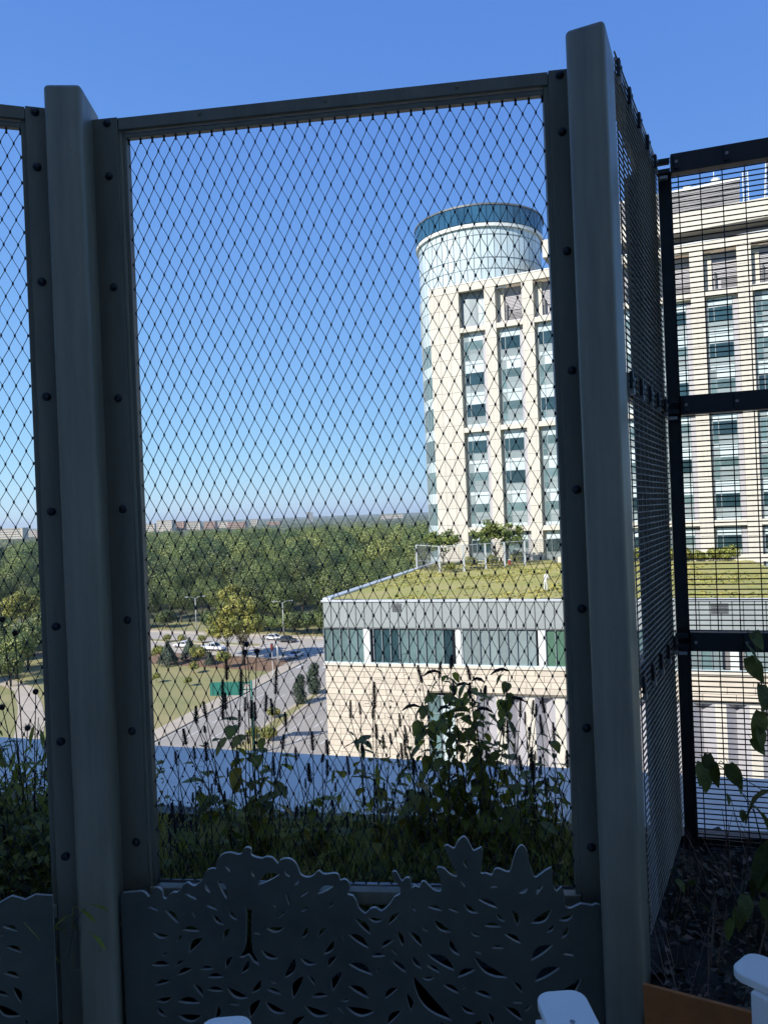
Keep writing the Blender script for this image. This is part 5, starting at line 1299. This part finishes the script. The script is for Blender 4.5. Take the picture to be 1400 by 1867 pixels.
for (p, s) in (((1.155, 2.79, .705), 1.0), ((1.18, 2.79, .735), .8), ((1.20, 2.79, .70), 1.0), ((1.165, 2.78, .66), .75), ((1.25, 2.77, .70), 1.05), ((1.27, 2.77, .66), .8), ((1.345, 2.75, 1.19), .8), ((1.36, 2.75, 1.20), .9), ((1.325, 2.75, 1.15), .9), ((1.33, 2.75, 1.10), 1.1), ((1.345, 2.74, 1.06), .8), ((1.37, 2.74, 1.00), 1.15), ((1.36, 2.74, .90), 1.2), ((1.35, 2.74, .85), 1.0), ((1.33, 2.75, .80), .8), ((1.25, 2.8, .58), .5), ((1.40, 2.74, .80), 1.1), ((1.385, 2.74, .95), .9), ((1.30, 2.79, .52), .5)):
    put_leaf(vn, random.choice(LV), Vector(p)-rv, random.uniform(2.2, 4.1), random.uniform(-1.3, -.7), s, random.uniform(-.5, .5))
sp_ = thing('trailing_sprig', 'small leafy sprig poking over the corner of the left cutout screen', 'plant', (-.98, 2.29, .36))
part('stem', M_stem, sp_, lambda b: b.tube([(-.05, 0, .0), (-.02, -.01, .12), (.02, -.03, .17)], .0015, 4))
for k, (x, z, a) in enumerate(((-.035, .14, 2.0), (.0, .16, 4.4), (.03, .175, 5.0), (.035, .08, 4.2), (-.06, .10, 1.0))): put_leaf(sp_, LL[k % 3], (x, -.02, z), a, random.uniform(-.3, .4), .75)

# ------------------------------------------------------------------ rusty edging and white chairs
ed = MB(); ed.bar((.655, 2.025, .19), (1.75, 1.42, .19), .012, .385); tag(ed.build('planter_edging', M_corten), 'rusty orange steel edging of the right hand bed', 'planter edging')
def rounded(w, l, r=.035, n=5):
    o = []
    for cx, cy, a0 in ((w/2-r, l-r, 0), (-w/2+r, l-r, 90), (-w/2+r*.6, r*.6, 180), (w/2-r*.6, r*.6, 270)):
        rr = r if a0 < 180 else r*.6
        o += [(cx+rr*math.cos(R(a0+90*k/n)), cy+rr*math.sin(R(a0+90*k/n))) for k in range(n+1)]
    return o
def chair(label, loc, rz, aw=.115):
    t = thing('garden_chair', label, 'chair', loc, rz)
    for sx in (-1, 1):
        part('armrest', M_white, t, lambda b: b.prism([(x+sx*.385, y-.38) for x, y in rounded(aw, .76)], .535, .557), .004)
        part('leg', M_white, t, lambda b: b.box(sx*.335-.022, .20, 0, sx*.335+.022, .32, .535), .004)
        part('rail', M_white, t, lambda b: b.add([(sx*.30-.014, .30, .26), (sx*.30+.014, .30, .26), (sx*.30+.014, .30, .40), (sx*.30-.014, .30, .40), (sx*.30-.014, -.52, .0), (sx*.30+.014, -.52, .0), (sx*.30+.014, -.46, .12), (sx*.30-.014, -.46, .12)], [(0, 1, 2, 3), (7, 6, 5, 4), (0, 4, 5, 1), (1, 5, 6, 2), (2, 6, 7, 3), (3, 7, 4, 0)]))
    for k in range(6): part('seat_slat', M_white, t, lambda b: b.box(-.285, .22-.095*k, .375-.032*k, .285, .30-.095*k, .397-.032*k), .004)
    for k in range(5):
        x = -.21+.105*k; h = .95-.03*abs(k-2)**1.5
        part('back_slat', M_white, t, lambda b: b.add([(x-.045, -.28, .20), (x+.045, -.28, .20), (x+.048, -.52, h), (x-.048, -.52, h), (x-.045, -.30, .20), (x+.045, -.30, .20), (x+.048, -.54, h), (x-.048, -.54, h)], [(3, 2, 1, 0), (4, 5, 6, 7), (0, 1, 5, 4), (1, 2, 6, 5), (2, 3, 7, 6), (3, 0, 4, 7)]), .004)
    for sx in (-1, 1):
        for dy in (.27, -.30): part('screw', M_rod, t, lambda b: b.tube([(sx*.385, dy, .5565), (sx*.385, dy, .5585)], .006, 10))
    part('back_brace', M_white, t, lambda b: b.box(-.40, -.42, .50, .40, -.385, .535), .004)
    return t
chair('white slatted garden chair in front of the cutout screen, only its arm ends in view', (.0, 1.345, 0), R(3.2))
c2 = chair('white slatted garden chair at the lower right corner, turned sideways', (.765, 1.30, 0), R(38))

# ------------------------------------------------------------------ air: thin haze over the distance
hz = MB().box(-9000, -60, GZ-8, 7000, 12000, 60).build('haze', None)
tag(hz, 'thin pale haze over the distance', 'haze', kind='stuff')
hm = bpy.data.materials.new('haze air'); hm.use_nodes = True; hn = hm.node_tree; hn.nodes.clear()
pv_ = hn.nodes.new('ShaderNodeVolumePrincipled'); pv_.inputs['Density'].default_value = 0.00010
pv_.inputs['Color'].default_value = (.80, .91, 1, 1); pv_.inputs['Anisotropy'].default_value = 0.1
ho = hn.nodes.new('ShaderNodeOutputMaterial'); hn.links.new(pv_.outputs[0], ho.inputs['Volume'])
hz.data.materials.append(hm)
